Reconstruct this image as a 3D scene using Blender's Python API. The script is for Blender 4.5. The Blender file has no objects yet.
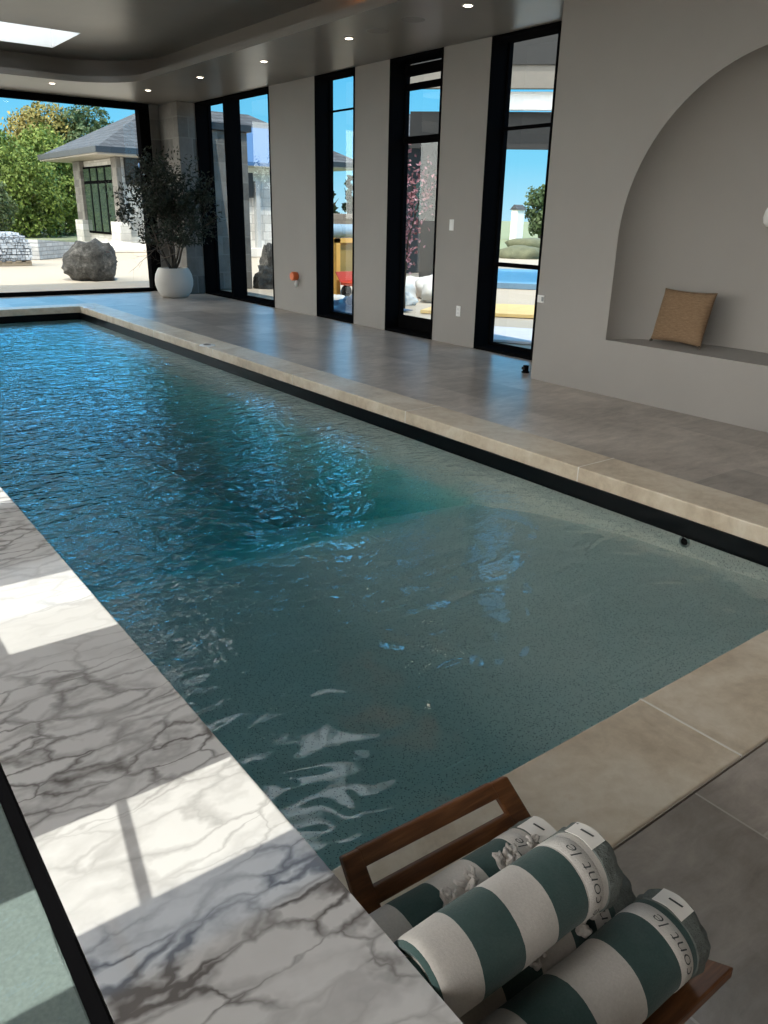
import bpy, math, random
import numpy as np
from mathutils import Matrix, Vector

random.seed(7)
RNG = np.random.default_rng(7)
S = bpy.context.scene
COL = S.collection

# ------------------------------------------------------------------ camera, sky, sun, exposure
cam_d = bpy.data.cameras.new('camera')
cam = bpy.data.objects.new('camera', cam_d)
COL.objects.link(cam)
S.camera = cam
yaw, pitch, roll = (math.radians(a) for a in (37.42553775, 20.93588469, 1.23971615))
fw = Vector((math.sin(yaw) * math.cos(pitch), math.cos(yaw) * math.cos(pitch), -math.sin(pitch)))
rt = Vector((math.cos(yaw), -math.sin(yaw), 0))
up = rt.cross(fw)
r2 = math.cos(roll) * rt + math.sin(roll) * up
u2 = -math.sin(roll) * rt + math.cos(roll) * up
m = Matrix((r2, u2, -fw)).transposed().to_4x4()
m.translation = (0, 0, 1.5)
cam.matrix_world = m
cam_d.sensor_fit = 'VERTICAL'
cam_d.sensor_height = 36
cam_d.lens = 777.16 / 1024 * 36
cam_d.clip_start = 0.02
cam_d.clip_end = 600

SKY_STRENGTH = 1.35
SUN_STRENGTH = 4.0
EXPOSURE = 0.08
SIDE_FILL = 3.2  # strength of the added sky glow on the left
SUN_DIR = Vector((0.097, 0.4266, -1.0)).normalized()

W = bpy.data.worlds.new('sky')
S.world = W
W.use_nodes = True
wn = W.node_tree
wn.nodes.clear()
w_out = wn.nodes.new('ShaderNodeOutputWorld')
w_bg = wn.nodes.new('ShaderNodeBackground')
w_bg.inputs[1].default_value = SKY_STRENGTH
w_tc = wn.nodes.new('ShaderNodeTexCoord')
w_sep = wn.nodes.new('ShaderNodeSeparateXYZ')
w_rmp = wn.nodes.new('ShaderNodeValToRGB')
cr = w_rmp.color_ramp
cr.elements[0].position = 0.0
cr.elements[0].color = (0.36, 0.62, 0.76, 1)
cr.elements[1].position = 1.0
cr.elements[1].color = (0.30, 0.46, 0.66, 1)
for pos, c in ((0.06, (0.17, 0.52, 0.74, 1)), (0.2, (0.055, 0.40, 0.74, 1)), (0.42, (0.09, 0.36, 0.70, 1)), (0.7, (0.22, 0.42, 0.68, 1))):
    e = cr.elements.new(pos)
    e.color = c
wn.links.new(w_tc.outputs['Generated'], w_sep.inputs[0])
wn.links.new(w_sep.outputs['Z'], w_rmp.inputs[0])
# added sky glow to the left, out of view, that lights the room
w_dot = wn.nodes.new('ShaderNodeVectorMath')
w_dot.operation = 'DOT_PRODUCT'
w_dot.inputs[1].default_value = Vector((-1.0, 0.22, 0.30)).normalized()
w_mr = wn.nodes.new('ShaderNodeMapRange')
w_mr.interpolation_type = 'SMOOTHSTEP'
w_mr.inputs[1].default_value = 0.25
w_mr.inputs[2].default_value = 0.95
w_mr.inputs[4].default_value = SIDE_FILL
w_mad = wn.nodes.new('ShaderNodeVectorMath')
w_mad.operation = 'MULTIPLY_ADD'
w_mad.inputs[1].default_value = (1.13, 1.0, 0.84)
wn.links.new(w_tc.outputs['Generated'], w_dot.inputs[0])
wn.links.new(w_dot.outputs['Value'], w_mr.inputs[0])
wn.links.new(w_mr.outputs[0], w_mad.inputs[0])
# added blue boost above the sky in view, to brighten the water reflections
w_b = wn.nodes.new('ShaderNodeMapRange')
w_b.interpolation_type = 'SMOOTHSTEP'
w_b.inputs[1].default_value = 0.19
w_b.inputs[2].default_value = 0.28
w_b.inputs[3].default_value = 1.0
w_b.inputs[4].default_value = 5.0
w_c = wn.nodes.new('ShaderNodeMapRange')
w_c.interpolation_type = 'SMOOTHSTEP'
w_c.inputs[1].default_value = 0.31
w_c.inputs[2].default_value = 0.40
w_c.inputs[3].default_value = 1.0
w_c.inputs[4].default_value = 0.2
wn.links.new(w_sep.outputs['Z'], w_b.inputs[0])
wn.links.new(w_sep.outputs['Z'], w_c.inputs[0])
# added boost is strongest straight down the length of the pool
w_y = wn.nodes.new('ShaderNodeMapRange')
w_y.interpolation_type = 'SMOOTHSTEP'
w_y.inputs[1].default_value = 0.82
w_y.inputs[2].default_value = 0.95
w_lo = wn.nodes.new('ShaderNodeMapRange')
w_lo.interpolation_type = 'SMOOTHSTEP'
w_lo.inputs[1].default_value = 0.165
w_lo.inputs[2].default_value = 0.26
w_lo.inputs[4].default_value = 7.0
w_pl = wn.nodes.new('ShaderNodeMath')
w_pl.operation = 'MULTIPLY'
w_mx = wn.nodes.new('ShaderNodeMath')
w_mx.operation = 'MAXIMUM'
wn.links.new(w_sep.outputs['Y'], w_y.inputs[0])
wn.links.new(w_sep.outputs['Z'], w_lo.inputs[0])
wn.links.new(w_y.outputs[0], w_pl.inputs[0])
wn.links.new(w_lo.outputs[0], w_pl.inputs[1])
wn.links.new(w_pl.outputs[0], w_mx.inputs[0])
wn.links.new(w_b.outputs[0], w_mx.inputs[1])
w_bc = wn.nodes.new('ShaderNodeMath')
w_bc.operation = 'MULTIPLY'
wn.links.new(w_mx.outputs[0], w_bc.inputs[0])
wn.links.new(w_c.outputs[0], w_bc.inputs[1])
# only on the far and right hand side of the house
w_x = wn.nodes.new('ShaderNodeMapRange')
w_x.interpolation_type = 'SMOOTHSTEP'
w_x.inputs[1].default_value = -0.30
w_x.inputs[2].default_value = 0.05
wn.links.new(w_sep.outputs['X'], w_x.inputs[0])
w_mix = wn.nodes.new('ShaderNodeMapRange')
w_mix.inputs[3].default_value = 1.0
wn.links.new(w_x.outputs[0], w_mix.inputs[0])
wn.links.new(w_bc.outputs[0], w_mix.inputs[4])
w_mul = wn.nodes.new('ShaderNodeVectorMath')
w_mul.operation = 'SCALE'
wn.links.new(w_rmp.outputs[0], w_mul.inputs[0])
wn.links.new(w_mix.outputs[0], w_mul.inputs['Scale'])
wn.links.new(w_mul.outputs[0], w_mad.inputs[2])
wn.links.new(w_mad.outputs[0], w_bg.inputs[0])
wn.links.new(w_bg.outputs[0], w_out.inputs[0])

sun_d = bpy.data.lights.new('sun', 'SUN')
sun_d.energy = SUN_STRENGTH
sun_d.angle = 0.002
sun_d.color = (1.0, 0.95, 0.87)
sun = bpy.data.objects.new('sun', sun_d)
COL.objects.link(sun)
sun.rotation_euler = SUN_DIR.to_track_quat('-Z', 'Y').to_euler()
sun.location = (0, -20, 40)

S.view_settings.view_transform = 'Standard'
S.view_settings.look = 'None'
S.view_settings.exposure = EXPOSURE
S.view_settings.gamma = 1
S.view_settings.use_curve_mapping = False
S.cycles.max_bounces = 12
S.cycles.diffuse_bounces = 6
S.cycles.glossy_bounces = 4
S.cycles.transparent_max_bounces = 24
S.cycles.sample_clamp_indirect = 6
S.cycles.use_denoising = True


# ------------------------------------------------------------------ mesh builder
def wloc(o):
    v = Vector((0, 0, 0))
    while o is not None:
        v = v + o.location
        o = o.parent
    return v


class MB:
    def __init__(s):
        s.v, s.f, s.mi = [], [], []

    def add(s, vs, fs, mi=0):
        b = len(s.v)
        s.v += [tuple(p) for p in vs]
        s.f += [tuple(i + b for i in f) for f in fs]
        s.mi += [mi] * len(fs)
        return s

    def box(s, x0, x1, y0, y1, z0, z1, mi=0):
        vs = [(x, y, z) for x in (x0, x1) for y in (y0, y1) for z in (z0, z1)]
        return s.add(vs, [(0, 1, 3, 2), (4, 6, 7, 5), (0, 4, 5, 1), (2, 3, 7, 6), (0, 2, 6, 4), (1, 5, 7, 3)], mi)

    def obox(s, c, ax, ay, az, mi=0):
        """box from a centre and three half-axis vectors"""
        c, ax, ay, az = Vector(c), Vector(ax), Vector(ay), Vector(az)
        vs = [c + i * ax + j * ay + k * az for i in (-1, 1) for j in (-1, 1) for k in (-1, 1)]
        return s.add(vs, [(0, 1, 3, 2), (4, 6, 7, 5), (0, 4, 5, 1), (2, 3, 7, 6), (0, 2, 6, 4), (1, 5, 7, 3)], mi)

    def bar(s, p, q, w, h, upv=(0, 0, 1), mi=0):
        p, q = Vector(p), Vector(q)
        d = (q - p)
        dn = d.normalized()
        side = dn.cross(Vector(upv)).normalized()
        u = side.cross(dn)
        return s.obox((p + q) / 2, d / 2, side * w / 2, u * h / 2, mi)

    def prism(s, poly, vec, mi=0):
        """closed polygon (3D points) swept along vec"""
        n = len(poly)
        a = [Vector(p) for p in poly]
        b = [p + Vector(vec) for p in a]
        fs = [tuple(range(n))[::-1], tuple(range(n, 2 * n))]
        fs += [(i, (i + 1) % n, n + (i + 1) % n, n + i) for i in range(n)]
        return s.add(a + b, fs, mi)

    def tube(s, pts, rad, n=10, cap=True, mi=0):
        pts = [Vector(p) for p in pts]
        if not hasattr(rad, '__len__'):
            rad = [rad] * len(pts)
        rings, nrm = [], None
        for i, p in enumerate(pts):
            d = (pts[min(i + 1, len(pts) - 1)] - pts[max(i - 1, 0)]).normalized()
            if nrm is None:
                nrm = d.cross(Vector((0.3, 0.1, 1)) if abs(d.z) < 0.9 else Vector((1, 0.2, 0))).normalized()
            nrm = (nrm - d * nrm.dot(d)).normalized()
            bi = d.cross(nrm)
            rings.append([p + rad[i] * (math.cos(2 * math.pi * k / n) * nrm + math.sin(2 * math.pi * k / n) * bi) for k in range(n)])
        vs = [v for r in rings for v in r]
        fs = [(i * n + k, i * n + (k + 1) % n, (i + 1) * n + (k + 1) % n, (i + 1) * n + k) for i in range(len(pts) - 1) for k in range(n)]
        if cap:
            fs += [tuple(range(n))[::-1], tuple((len(pts) - 1) * n + k for k in range(n))]
        return s.add(vs, fs, mi)

    def lathe(s, prof, c=(0, 0, 0), n=32, axis='Z', mi=0, jit=None):
        vs = []
        for (r, h) in prof:
            for k in range(n):
                a = 2 * math.pi * k / n
                rr = r * (jit(a, h) if jit else 1)
                x, y = rr * math.cos(a), rr * math.sin(a)
                p = (x, y, h) if axis == 'Z' else ((h, x, y) if axis == 'X' else (y, h, x))
                vs.append((p[0] + c[0], p[1] + c[1], p[2] + c[2]))
        fs = [(i * n + k, i * n + (k + 1) % n, (i + 1) * n + (k + 1) % n, (i + 1) * n + k) for i in range(len(prof) - 1) for k in range(n)]
        if prof[0][0] > 1e-6:
            fs.append(tuple(range(n))[::-1])
        if prof[-1][0] > 1e-6:
            fs.append(tuple((len(prof) - 1) * n + k for k in range(n)))
        return s.add(vs, fs, mi)

    def build(s, name, mat, parent=None, smooth=False, bevel=0, label=None, kind=None, subsurf=0, recalc=True):
        me = bpy.data.meshes.new(name)
        off = wloc(parent) if parent is not None else Vector((0, 0, 0))
        me.from_pydata([(p[0] - off.x, p[1] - off.y, p[2] - off.z) for p in s.v], [], s.f)
        for mm in (mat if isinstance(mat, (list, tuple)) else [mat]):
            me.materials.append(mm)
        if any(s.mi):
            me.polygons.foreach_set('material_index', s.mi)
        if recalc:
            import bmesh
            bm = bmesh.new()
            bm.from_mesh(me)
            bmesh.ops.recalc_face_normals(bm, faces=bm.faces)
            bm.to_mesh(me)
            bm.free()
        me.update()
        o = bpy.data.objects.new(name, me)
        COL.objects.link(o)
        if parent is not None:
            o.parent = parent
        if smooth:
            me.shade_smooth() if smooth is True else me.set_sharp_from_angle(angle=smooth)
            if smooth is not True:
                me.polygons.foreach_set('use_smooth', [True] * len(me.polygons))
        if bevel:
            b = o.modifiers.new('bevel', 'BEVEL')
            b.width = bevel
            b.segments = 3
            b.limit_method = 'ANGLE'
        if subsurf:
            b = o.modifiers.new('sub', 'SUBSURF')
            b.levels = b.render_levels = subsurf
        if label:
            o['label'] = label
        if kind:
            o['kind'] = kind
        return o


def thing(name, label, cat, loc=(0, 0, 0), group=None, kind=None):
    o = bpy.data.objects.new(name, None)
    o.empty_display_size = 0.1
    COL.objects.link(o)
    o.location = loc
    o['label'] = label
    if kind:
        o['kind'] = kind
    o['category'] = cat
    if group:
        o['group'] = group
    return o


def tag(o, label, cat, group=None, kind=None):
    o['label'] = label
    o['category'] = cat
    if group:
        o['group'] = group
    if kind:
        o['kind'] = kind
    return o


def dup(root, loc, label=None):
    r = root.copy()
    COL.objects.link(r)
    r.location = loc
    if label:
        r['label'] = label
    for ch in list(root.children):
        c = ch.copy()
        COL.objects.link(c)
        c.parent = r
        for g in list(ch.children):
            d = g.copy()
            COL.objects.link(d)
            d.parent = c
    return r


def set_origin(o, p):
    """move a mesh object's origin to p without moving the mesh"""
    d = Vector(p) - o.location
    o.data.transform(Matrix.Translation(-d))
    o.location = p
    return o


# ------------------------------------------------------------------ materials
class NT:
    def __init__(s, name):
        s.m = bpy.data.materials.new(name)
        s.m.use_nodes = True
        s.t = s.m.node_tree
        s.b = s.t.nodes['Principled BSDF']
        s.out = s.t.nodes['Material Output']

    def n(s, typ, **kw):
        nd = s.t.nodes.new('ShaderNode' + typ)
        for k, v in kw.items():
            if k.startswith('_'):
                setattr(nd, k[1:], v)
            else:
                key = int(k[1:]) if k[0] == 'i' and k[1:].isdigit() else k.replace('__', ' ')
                s.put(nd, key, v)
        return nd

    def put(s, nd, key, v):
        if isinstance(v, bpy.types.NodeSocket):
            s.t.links.new(v, nd.inputs[key])
        elif isinstance(v, bpy.types.Node):
            s.t.links.new(v.outputs[0], nd.inputs[key])
        else:
            nd.inputs[key].default_value = v

    def set(s, **kw):
        for k, v in kw.items():
            s.put(s.b, k.replace('__', ' '), v)

    def obj(s):
        return s.n('TexCoord').outputs['Object']

    def pos(s):
        return s.n('NewGeometry').outputs['Position']

    def noise(s, vec, scale, detail=4, rough=0.5, dist=0.0):
        return s.n('TexNoise', Vector=vec, Scale=scale, Detail=detail, Roughness=rough, Distortion=dist).outputs[0]

    def mapv(s, vec, scale=(1, 1, 1), loc=(0, 0, 0), rot=(0, 0, 0)):
        return s.n('Mapping', Vector=vec, Scale=scale, Location=loc, Rotation=rot).outputs[0]

    def ramp(s, fac, stops, interp='LINEAR'):
        r = s.n('ValToRGB', i0=fac)
        e = r.color_ramp.elements
        r.color_ramp.interpolation = interp
        while len(e) < len(stops):
            e.new(0.5)
        for el, (p, c) in zip(e, stops):
            el.position = p
            el.color = (c, c, c, 1) if not hasattr(c, '__len__') else (*c[:3], 1)
        return r.outputs[0]

    def math(s, op, a, b=0.0, c=0.0):
        return s.n('Math', _operation=op, i0=a, i1=b, i2=c).outputs[0]

    def mix(s, f, a, b, typ='MIX'):
        nd = s.t.nodes.new('ShaderNodeMix')
        nd.data_type = 'RGBA'
        nd.blend_type = typ
        for k, v in ((0, f), (6, a), (7, b)):
            if isinstance(v, (tuple, list)) and len(v) == 3:
                v = (*v, 1)
            s.put(nd, k, v)
        return nd.outputs[2]

    def bump(s, h, strength=0.2, dist=0.01):
        return s.n('Bump', Height=h, Strength=strength, Distance=dist).outputs[0]


def plain(name, col, rough=0.5, metal=0.0, var=0.12, nscale=8.0, bump=0.0, bscale=60, spec=0.5):
    t = NT(name)
    v = t.pos() if False else t.obj()
    n = t.noise(v, nscale, 5, 0.6)
    c = t.mix(n, tuple(x * (1 - var) for x in col), tuple(min(1, x * (1 + var)) for x in col))
    t.set(Base__Color=c, Roughness=rough, Metallic=metal)
    t.put(t.b, 'Specular IOR Level', spec)
    if bump:
        t.set(Normal=t.bump(t.noise(v, bscale, 6, 0.6), bump, 0.01))
    return t.m


M = {}
M['plaster'] = plain('taupe_plaster', (0.345, 0.325, 0.30), 0.75, var=0.06, nscale=2.0, bump=0.08, bscale=25)
M['ceiling'] = plain('polished_ceiling_plaster', (0.205, 0.188, 0.166), 0.33, var=0.16, nscale=1.6, bump=0.06, bscale=5)
M['black'] = plain('black_metal', (0.005, 0.005, 0.0055), 0.7, var=0.1, spec=0.0)
M['white'] = plain('white_plastic', (0.82, 0.82, 0.80), 0.4, var=0.02)
M['shaftwhite'] = plain('white_shaft_paint', (0.88, 0.88, 0.87), 0.7, var=0.02)
M['steel'] = plain('steel', (0.55, 0.55, 0.55), 0.3, 1.0)


def mat_floor():
    t = NT('stone_floor_tiles')
    p = t.pos()
    wob = t.mapv(p, (1, 1, 1), (0.30, -0.58, 0), (0, 0, math.pi / 2))
    br = t.n('TexBrick', Vector=wob, Scale=1.0, Color1=(0, 0, 0, 1), Color2=(1, 1, 1, 1), Mortar=(0.5, 0.5, 0.5, 1))
    br.inputs['Mortar Size'].default_value = 0.0035
    br.inputs['Mortar Smooth'].default_value = 0.1
    br.inputs['Brick Width'].default_value = 0.90
    br.inputs['Row Height'].default_value = 0.60
    br.offset = 0.4
    n1 = t.noise(p, 1.7, 8, 0.62, 0.6)
    n2 = t.noise(t.mapv(p, (1.0, 2.5, 1)), 5.0, 8, 0.7, 0.4)
    n3 = t.noise(p, 60, 3, 0.6)
    f = t.math('ADD', t.math('MULTIPLY', n1, 0.55), t.math('MULTIPLY', n2, 0.45))
    c = t.ramp(f, [(0.38, (0.20, 0.172, 0.147)), (0.5, (0.30, 0.261, 0.225)), (0.62, (0.40, 0.352, 0.305))])
    c = t.n('VectorMath', _operation='SCALE', i0=c, Scale=t.math('MULTIPLY_ADD', br.outputs[0], 0.75, 0.90)).outputs[0]
    c = t.mix(t.math('MULTIPLY', n3, 0.22), c, (0.18, 0.16, 0.145))
    c = t.mix(t.math('MULTIPLY', br.outputs[1], 0.7), c, (0.46, 0.42, 0.37))
    t.set(Base__Color=c, Roughness=0.29)
    t.set(Normal=t.bump(n2, 0.10, 0.004))
    return t.m


def mat_travertine():
    t = NT('travertine_coping')
    p = t.pos()
    n1 = t.noise(p, 2.2, 8, 0.65, 0.8)
    n2 = t.noise(p, 14, 6, 0.7, 0.3)
    f = t.math('ADD', t.math('MULTIPLY', n1, 0.65), t.math('MULTIPLY', n2, 0.35))
    c = t.ramp(f, [(0.33, (0.47, 0.37, 0.26)), (0.48, (0.64, 0.535, 0.40)), (0.60, (0.74, 0.65, 0.52)), (0.72, (0.60, 0.45, 0.30))])
    sp = t.ramp(t.n('TexVoronoi', Vector=p, Scale=9).outputs[0], [(0.0, 1.0), (0.028, 1.0), (0.04, 0.0)])
    msk = t.ramp(t.noise(p, 3.1, 2), [(0.6, 0.0), (0.66, 1.0)])
    c = t.mix(t.math('MULTIPLY', sp, t.math('MULTIPLY', msk, 0.8)), c, (0.12, 0.10, 0.08))
    t.set(Base__Color=c, Roughness=0.42, Normal=t.bump(n2, 0.12, 0.004))
    return t.m


def mat_marble():
    t = NT('veined_marble')
    p = t.pos()
    warp = t.n('TexNoise', Vector=t.mapv(p, (2.0, 2.6, 2)), Scale=1.6, Detail=5, Roughness=0.6)
    sh = t.n('VectorMath', _operation='MULTIPLY_ADD', i0=warp.outputs[1], i1=(0.30, 0.17, 0.2), i2=p).outputs[0]
    q = t.mapv(sh, (6.6, 19, 6), rot=(0, 0, math.radians(10)))
    vo = t.n('TexVoronoi', _feature='DISTANCE_TO_EDGE', Vector=q, Scale=1.0)
    q2 = t.mapv(sh, (2.4, 8.5, 9), (3.1, 1.7, 0), rot=(0, 0, math.radians(6)))
    vo2 = t.n('TexVoronoi', _feature='DISTANCE_TO_EDGE', Vector=q2, Scale=1.0)
    wide = t.ramp(t.noise(sh, 7, 4, 0.6), [(0.32, 0.03), (0.7, 0.24)])
    v1 = t.math('SUBTRACT', 1.0, t.math('DIVIDE', vo.outputs['Distance'], wide))
    v1 = t.math('MAXIMUM', v1, 0.0)
    v2 = t.ramp(vo2.outputs['Distance'], [(0.0, 0.75), (0.09, 0.0)])
    # heavy bands of veins, patchy
    band = t.ramp(t.noise(t.mapv(p, (0.55, 1.55, 1), (0.35, 0.63, 0)), 1.9, 3, 0.55, 0.3), [(0.40, 0.05), (0.52, 0.55), (0.62, 1.0)])
    y = t.n('SeparateXYZ', i0=p).outputs['Y']
    nearb = t.ramp(t.math('DIVIDE', y, 3.5), [(0.0, 1.0), (0.235, 1.0), (0.265, 0.35), (0.315, 0.3), (0.35, 0.85), (0.46, 0.6), (0.5, 0.12), (0.62, 0.1), (0.68, 0.6), (0.8, 0.7)])
    band = t.math('MAXIMUM', t.math('MULTIPLY', band, 0.35), t.math('MULTIPLY', nearb, t.ramp(t.noise(sh, 2.6, 4, 0.6), [(0.36, 0.25), (0.52, 1.0)])))
    v = t.math('MULTIPLY', t.math('MAXIMUM', v1, t.math('MULTIPLY', v2, 0.6)), band)
    v = t.math('MINIMUM', t.math('MULTIPLY', v, 1.15), 0.92)
    cloud = t.noise(sh, 4, 6, 0.6)
    base = t.mix(cloud, (0.62, 0.605, 0.59), (0.74, 0.73, 0.715))
    base = t.mix(t.math('MULTIPLY', band, t.math('MULTIPLY', t.noise(sh, 9, 4), 0.35)), base, (0.36, 0.335, 0.32))
    vc = t.mix(t.noise(p, 20, 4), (0.075, 0.066, 0.062), (0.17, 0.152, 0.144))
    t.set(Base__Color=t.mix(v, base, vc), Roughness=0.06)
    t.put(t.b, 'IOR', 1.7)
    return t.m


def mat_plaster_pool():
    t = NT('speckled_pool_plaster')
    p = t.pos()
    v = t.n('TexVoronoi', Vector=p, Scale=150)
    dark = t.ramp(v.outputs['Color'], [(0.0, 1), (0.34, 1), (0.42, 0)])
    sz = t.ramp(v.outputs['Distance'], [(0.25, 1), (0.5, 0)])
    n1 = t.noise(p, 0.9, 5, 0.6, 0.5)
    c = t.ramp(n1, [(0.3, (0.62, 0.60, 0.53)), (0.7, (0.76, 0.73, 0.65))])
    c = t.mix(t.math('MULTIPLY', t.noise(p, 130, 2), 0.5), c, (0.38, 0.39, 0.36))
    c = t.mix(t.math('MULTIPLY', dark, t.math('MULTIPLY', sz, 0.85)), c, (0.06, 0.065, 0.06))
    t.set(Base__Color=c, Roughness=0.8)
    return t.m


def mat_thin_glass(name, tint=(0.93, 0.97, 0.96), ior=1.5):
    t = NT(name)
    t.t.nodes.remove(t.b)
    tr = t.n('BsdfTransparent', Color=(*tint, 1))
    gl = t.n('BsdfGlossy', Color=(1, 1, 1, 1), Roughness=0.0)
    bf = t.n('NewGeometry').outputs['Backfacing']
    fr = t.n('Fresnel', IOR=t.n('MapRange', i0=bf, i3=ior, i4=1 / ior).outputs[0])   # same reflectance from both sides
    mx = t.n('MixShader', i0=fr.outputs[0], i1=tr.outputs[0], i2=gl.outputs[0])
    t.t.links.new(mx.outputs[0], t.out.inputs[0])
    return t.m


WATER_ABS = (0.0, 0.80, 0.87)
WATER_K = 0.12
DEEP_K = 1.5
DEEP_ABS = (0.0, 0.925, 0.942)


def mat_water(name, calm_y=(1.9, 5.0), k=WATER_K, strength=1.0):
    t = NT(name)
    t.t.nodes.remove(t.b)
    p = t.pos()
    y = t.n('SeparateXYZ', i0=p).outputs['Y']
    x = t.n('SeparateXYZ', i0=p).outputs['X']
    w1 = t.noise(t.mapv(p, (3.2, 4.6, 1), rot=(0, 0, math.radians(20))), 1.7, 3, 0.55, 0.7)
    w2 = t.noise(t.mapv(p, (1, 1.3, 1), rot=(0, 0, math.radians(-15))), 2.0, 2, 0.5, 0.4)
    w3 = t.noise(t.mapv(p, (1, 1.35, 1), rot=(0, 0, math.radians(12))), 11, 2, 0.5, 0.8)
    h = t.math('ADD', t.math('MULTIPLY', w1, 0.75), t.math('MULTIPLY', w3, 0.30))
    amp = t.n('MapRange', i0=y, i1=calm_y[0], i2=calm_y[1], i3=0.02, i4=1.0)
    # rougher towards the marble side
    side = t.n('MapRange', i0=x, i1=0.5, i2=2.6, i3=1.3, i4=0.55)
    st = t.math('MULTIPLY', t.math('MULTIPLY', amp.outputs[0], side.outputs[0]), strength)
    swell = t.noise(t.mapv(p, (1.0, 1.5, 1), rot=(0, 0, math.radians(-25))), 3.2, 1, 0.4, 0.8)
    sw_amp = t.n('MapRange', i0=y, i1=2.2, i2=4.0, i3=0.42, i4=0.16)
    b0 = t.n('Bump', Height=swell, Strength=sw_amp.outputs[0], Distance=0.05)
    bp = t.n('Bump', Height=h, Strength=st, Distance=0.05, Normal=b0.outputs[0])
    tr = t.n('BsdfTransparent', Color=(0.98, 1, 1, 1))
    gl = t.n('BsdfGlossy', Color=(1, 1, 1, 1), Roughness=0.01, Normal=bp.outputs[0])
    bf = t.n('NewGeometry').outputs['Backfacing']
    fr = t.n('Fresnel', IOR=t.n('MapRange', i0=bf, i3=1.42, i4=1 / 1.42).outputs[0], Normal=bp.outputs[0])
    mx = t.n('MixShader', i0=fr.outputs[0], i1=tr.outputs[0], i2=gl.outputs[0])
    t.t.links.new(mx.outputs[0], t.out.inputs[0])
    va = t.n('VolumeAbsorption', Color=(*WATER_ABS, 1), Density=k)
    t.t.links.new(va.outputs[0], t.out.inputs[1])
    return t.m


def mat_water_side(name, k=WATER_K, ab=WATER_ABS):
    t = NT(name)
    t.t.nodes.remove(t.b)
    tr = t.n('BsdfTransparent', Color=(1, 1, 1, 1))
    t.t.links.new(tr.outputs[0], t.out.inputs[0])
    va = t.n('VolumeAbsorption', Color=(*ab, 1), Density=k)
    t.t.links.new(va.outputs[0], t.out.inputs[1])
    return t.m


def mat_wood():
    t = NT('oiled_teak')
    p = t.obj()
    q = t.mapv(p, (3, 26, 26))
    n = t.noise(q, 3.0, 6, 0.6, 0.5)
    c = t.ramp(n, [(0.3, (0.085, 0.030, 0.010)), (0.55, (0.17, 0.065, 0.021)), (0.75, (0.27, 0.115, 0.042))])
    t.set(Base__Color=c, Roughness=0.42, Normal=t.bump(n, 0.1, 0.002))
    return t.m


def mat_towel(bounds, first_green):
    """stripes along local X: list of boundaries, alternating green / white"""
    t = NT('striped_terry')
    p = t.obj()
    x = t.n('SeparateXYZ', i0=p).outputs['X']
    wob = t.math('MULTIPLY', t.math('SUBTRACT', t.noise(p, 60, 2), 0.5), 0.002)
    x = t.math('ADD', x, wob)
    g = 1.0 if first_green else 0.0
    acc = g
    sgn = -1 if first_green else 1
    val = None
    for b in bounds:
        stp = t.math('MULTIPLY', t.math('GREATER_THAN', x, b), sgn)
        val = stp if val is None else t.math('ADD', val, stp)
        sgn = -sgn
    val = t.math('ADD', val, g)
    n = t.noise(p, 240, 4, 0.7)
    n2 = t.noise(p, 25, 4, 0.6)
    green = t.mix(n, (0.018, 0.052, 0.049), (0.045, 0.098, 0.092))
    white = t.mix(n, (0.50, 0.465, 0.425), (0.70, 0.66, 0.61))
    c = t.mix(val, white, green)
    c = t.mix(t.math('MULTIPLY', n2, 0.25), c, (0.2, 0.2, 0.19))
    t.set(Base__Color=c, Roughness=0.95)
    t.put(t.b, 'Specular IOR Level', 0.1)
    t.put(t.b, 'Sheen Weight', 0.15)
    t.set(Normal=t.bump(n, 0.35, 0.003))
    return t.m


def mat_stone(name, c1, c2, bw=0.9, bh=0.32, axis='XZ', mortar=(0.3, 0.29, 0.27), scale=1.0, ms=0.012, bumpv=0.5):
    t = NT(name)
    p = t.pos()
    sx = t.n('SeparateXYZ', i0=p)
    u = t.math('ADD', sx.outputs[0], sx.outputs[1]) if axis == 'both' else sx.outputs[0 if axis == 'XZ' else 1]
    v = t.n('CombineXYZ', i0=u, i1=sx.outputs[2], i2=0.0)
    br = t.n('TexBrick', Vector=v.outputs[0], Scale=scale, Color1=(0, 0, 0, 1), Color2=(1, 1, 1, 1), Mortar=(0.5, 0.5, 0.5, 1))
    br.inputs['Mortar Size'].default_value = ms
    br.inputs['Brick Width'].default_value = bw
    br.inputs['Row Height'].default_value = bh
    br.squash = 0.6
    n = t.noise(p, 5, 8, 0.7, 0.3)
    f = t.math('ADD', t.math('MULTIPLY', n, 0.6), t.math('MULTIPLY', br.outputs[0], 0.4))
    c = t.ramp(f, [(0.25, c1), (0.75, c2)])
    c = t.mix(br.outputs[1], c, mortar)
    t.set(Base__Color=c, Roughness=0.85)
    t.set(Normal=t.bump(t.math('SUBTRACT', t.noise(p, 14, 6), br.outputs[1]), bumpv, 0.02))
    return t.m


def mat_leaf(name, c1, c2, c3, scale=1.2, rough=0.6):
    t = NT(name)
    p = t.pos()
    n = t.noise(p, scale, 3, 0.6)
    n2 = t.noise(p, scale * 9, 2, 0.6)
    f = t.math('ADD', t.math('MULTIPLY', n, 0.55), t.math('MULTIPLY', n2, 0.45))
    c = t.ramp(f, [(0.33, c1), (0.5, c2), (0.66, c3)])
    t.set(Base__Color=c, Roughness=rough)
    t.put(t.b, 'Specular IOR Level', 0.25)
    return t.m


def mat_emit(name, col, strength):
    t = NT(name)
    t.set(Base__Color=(*col, 1), Emission__Color=(*col, 1), Emission__Strength=strength)
    return t.m


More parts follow.
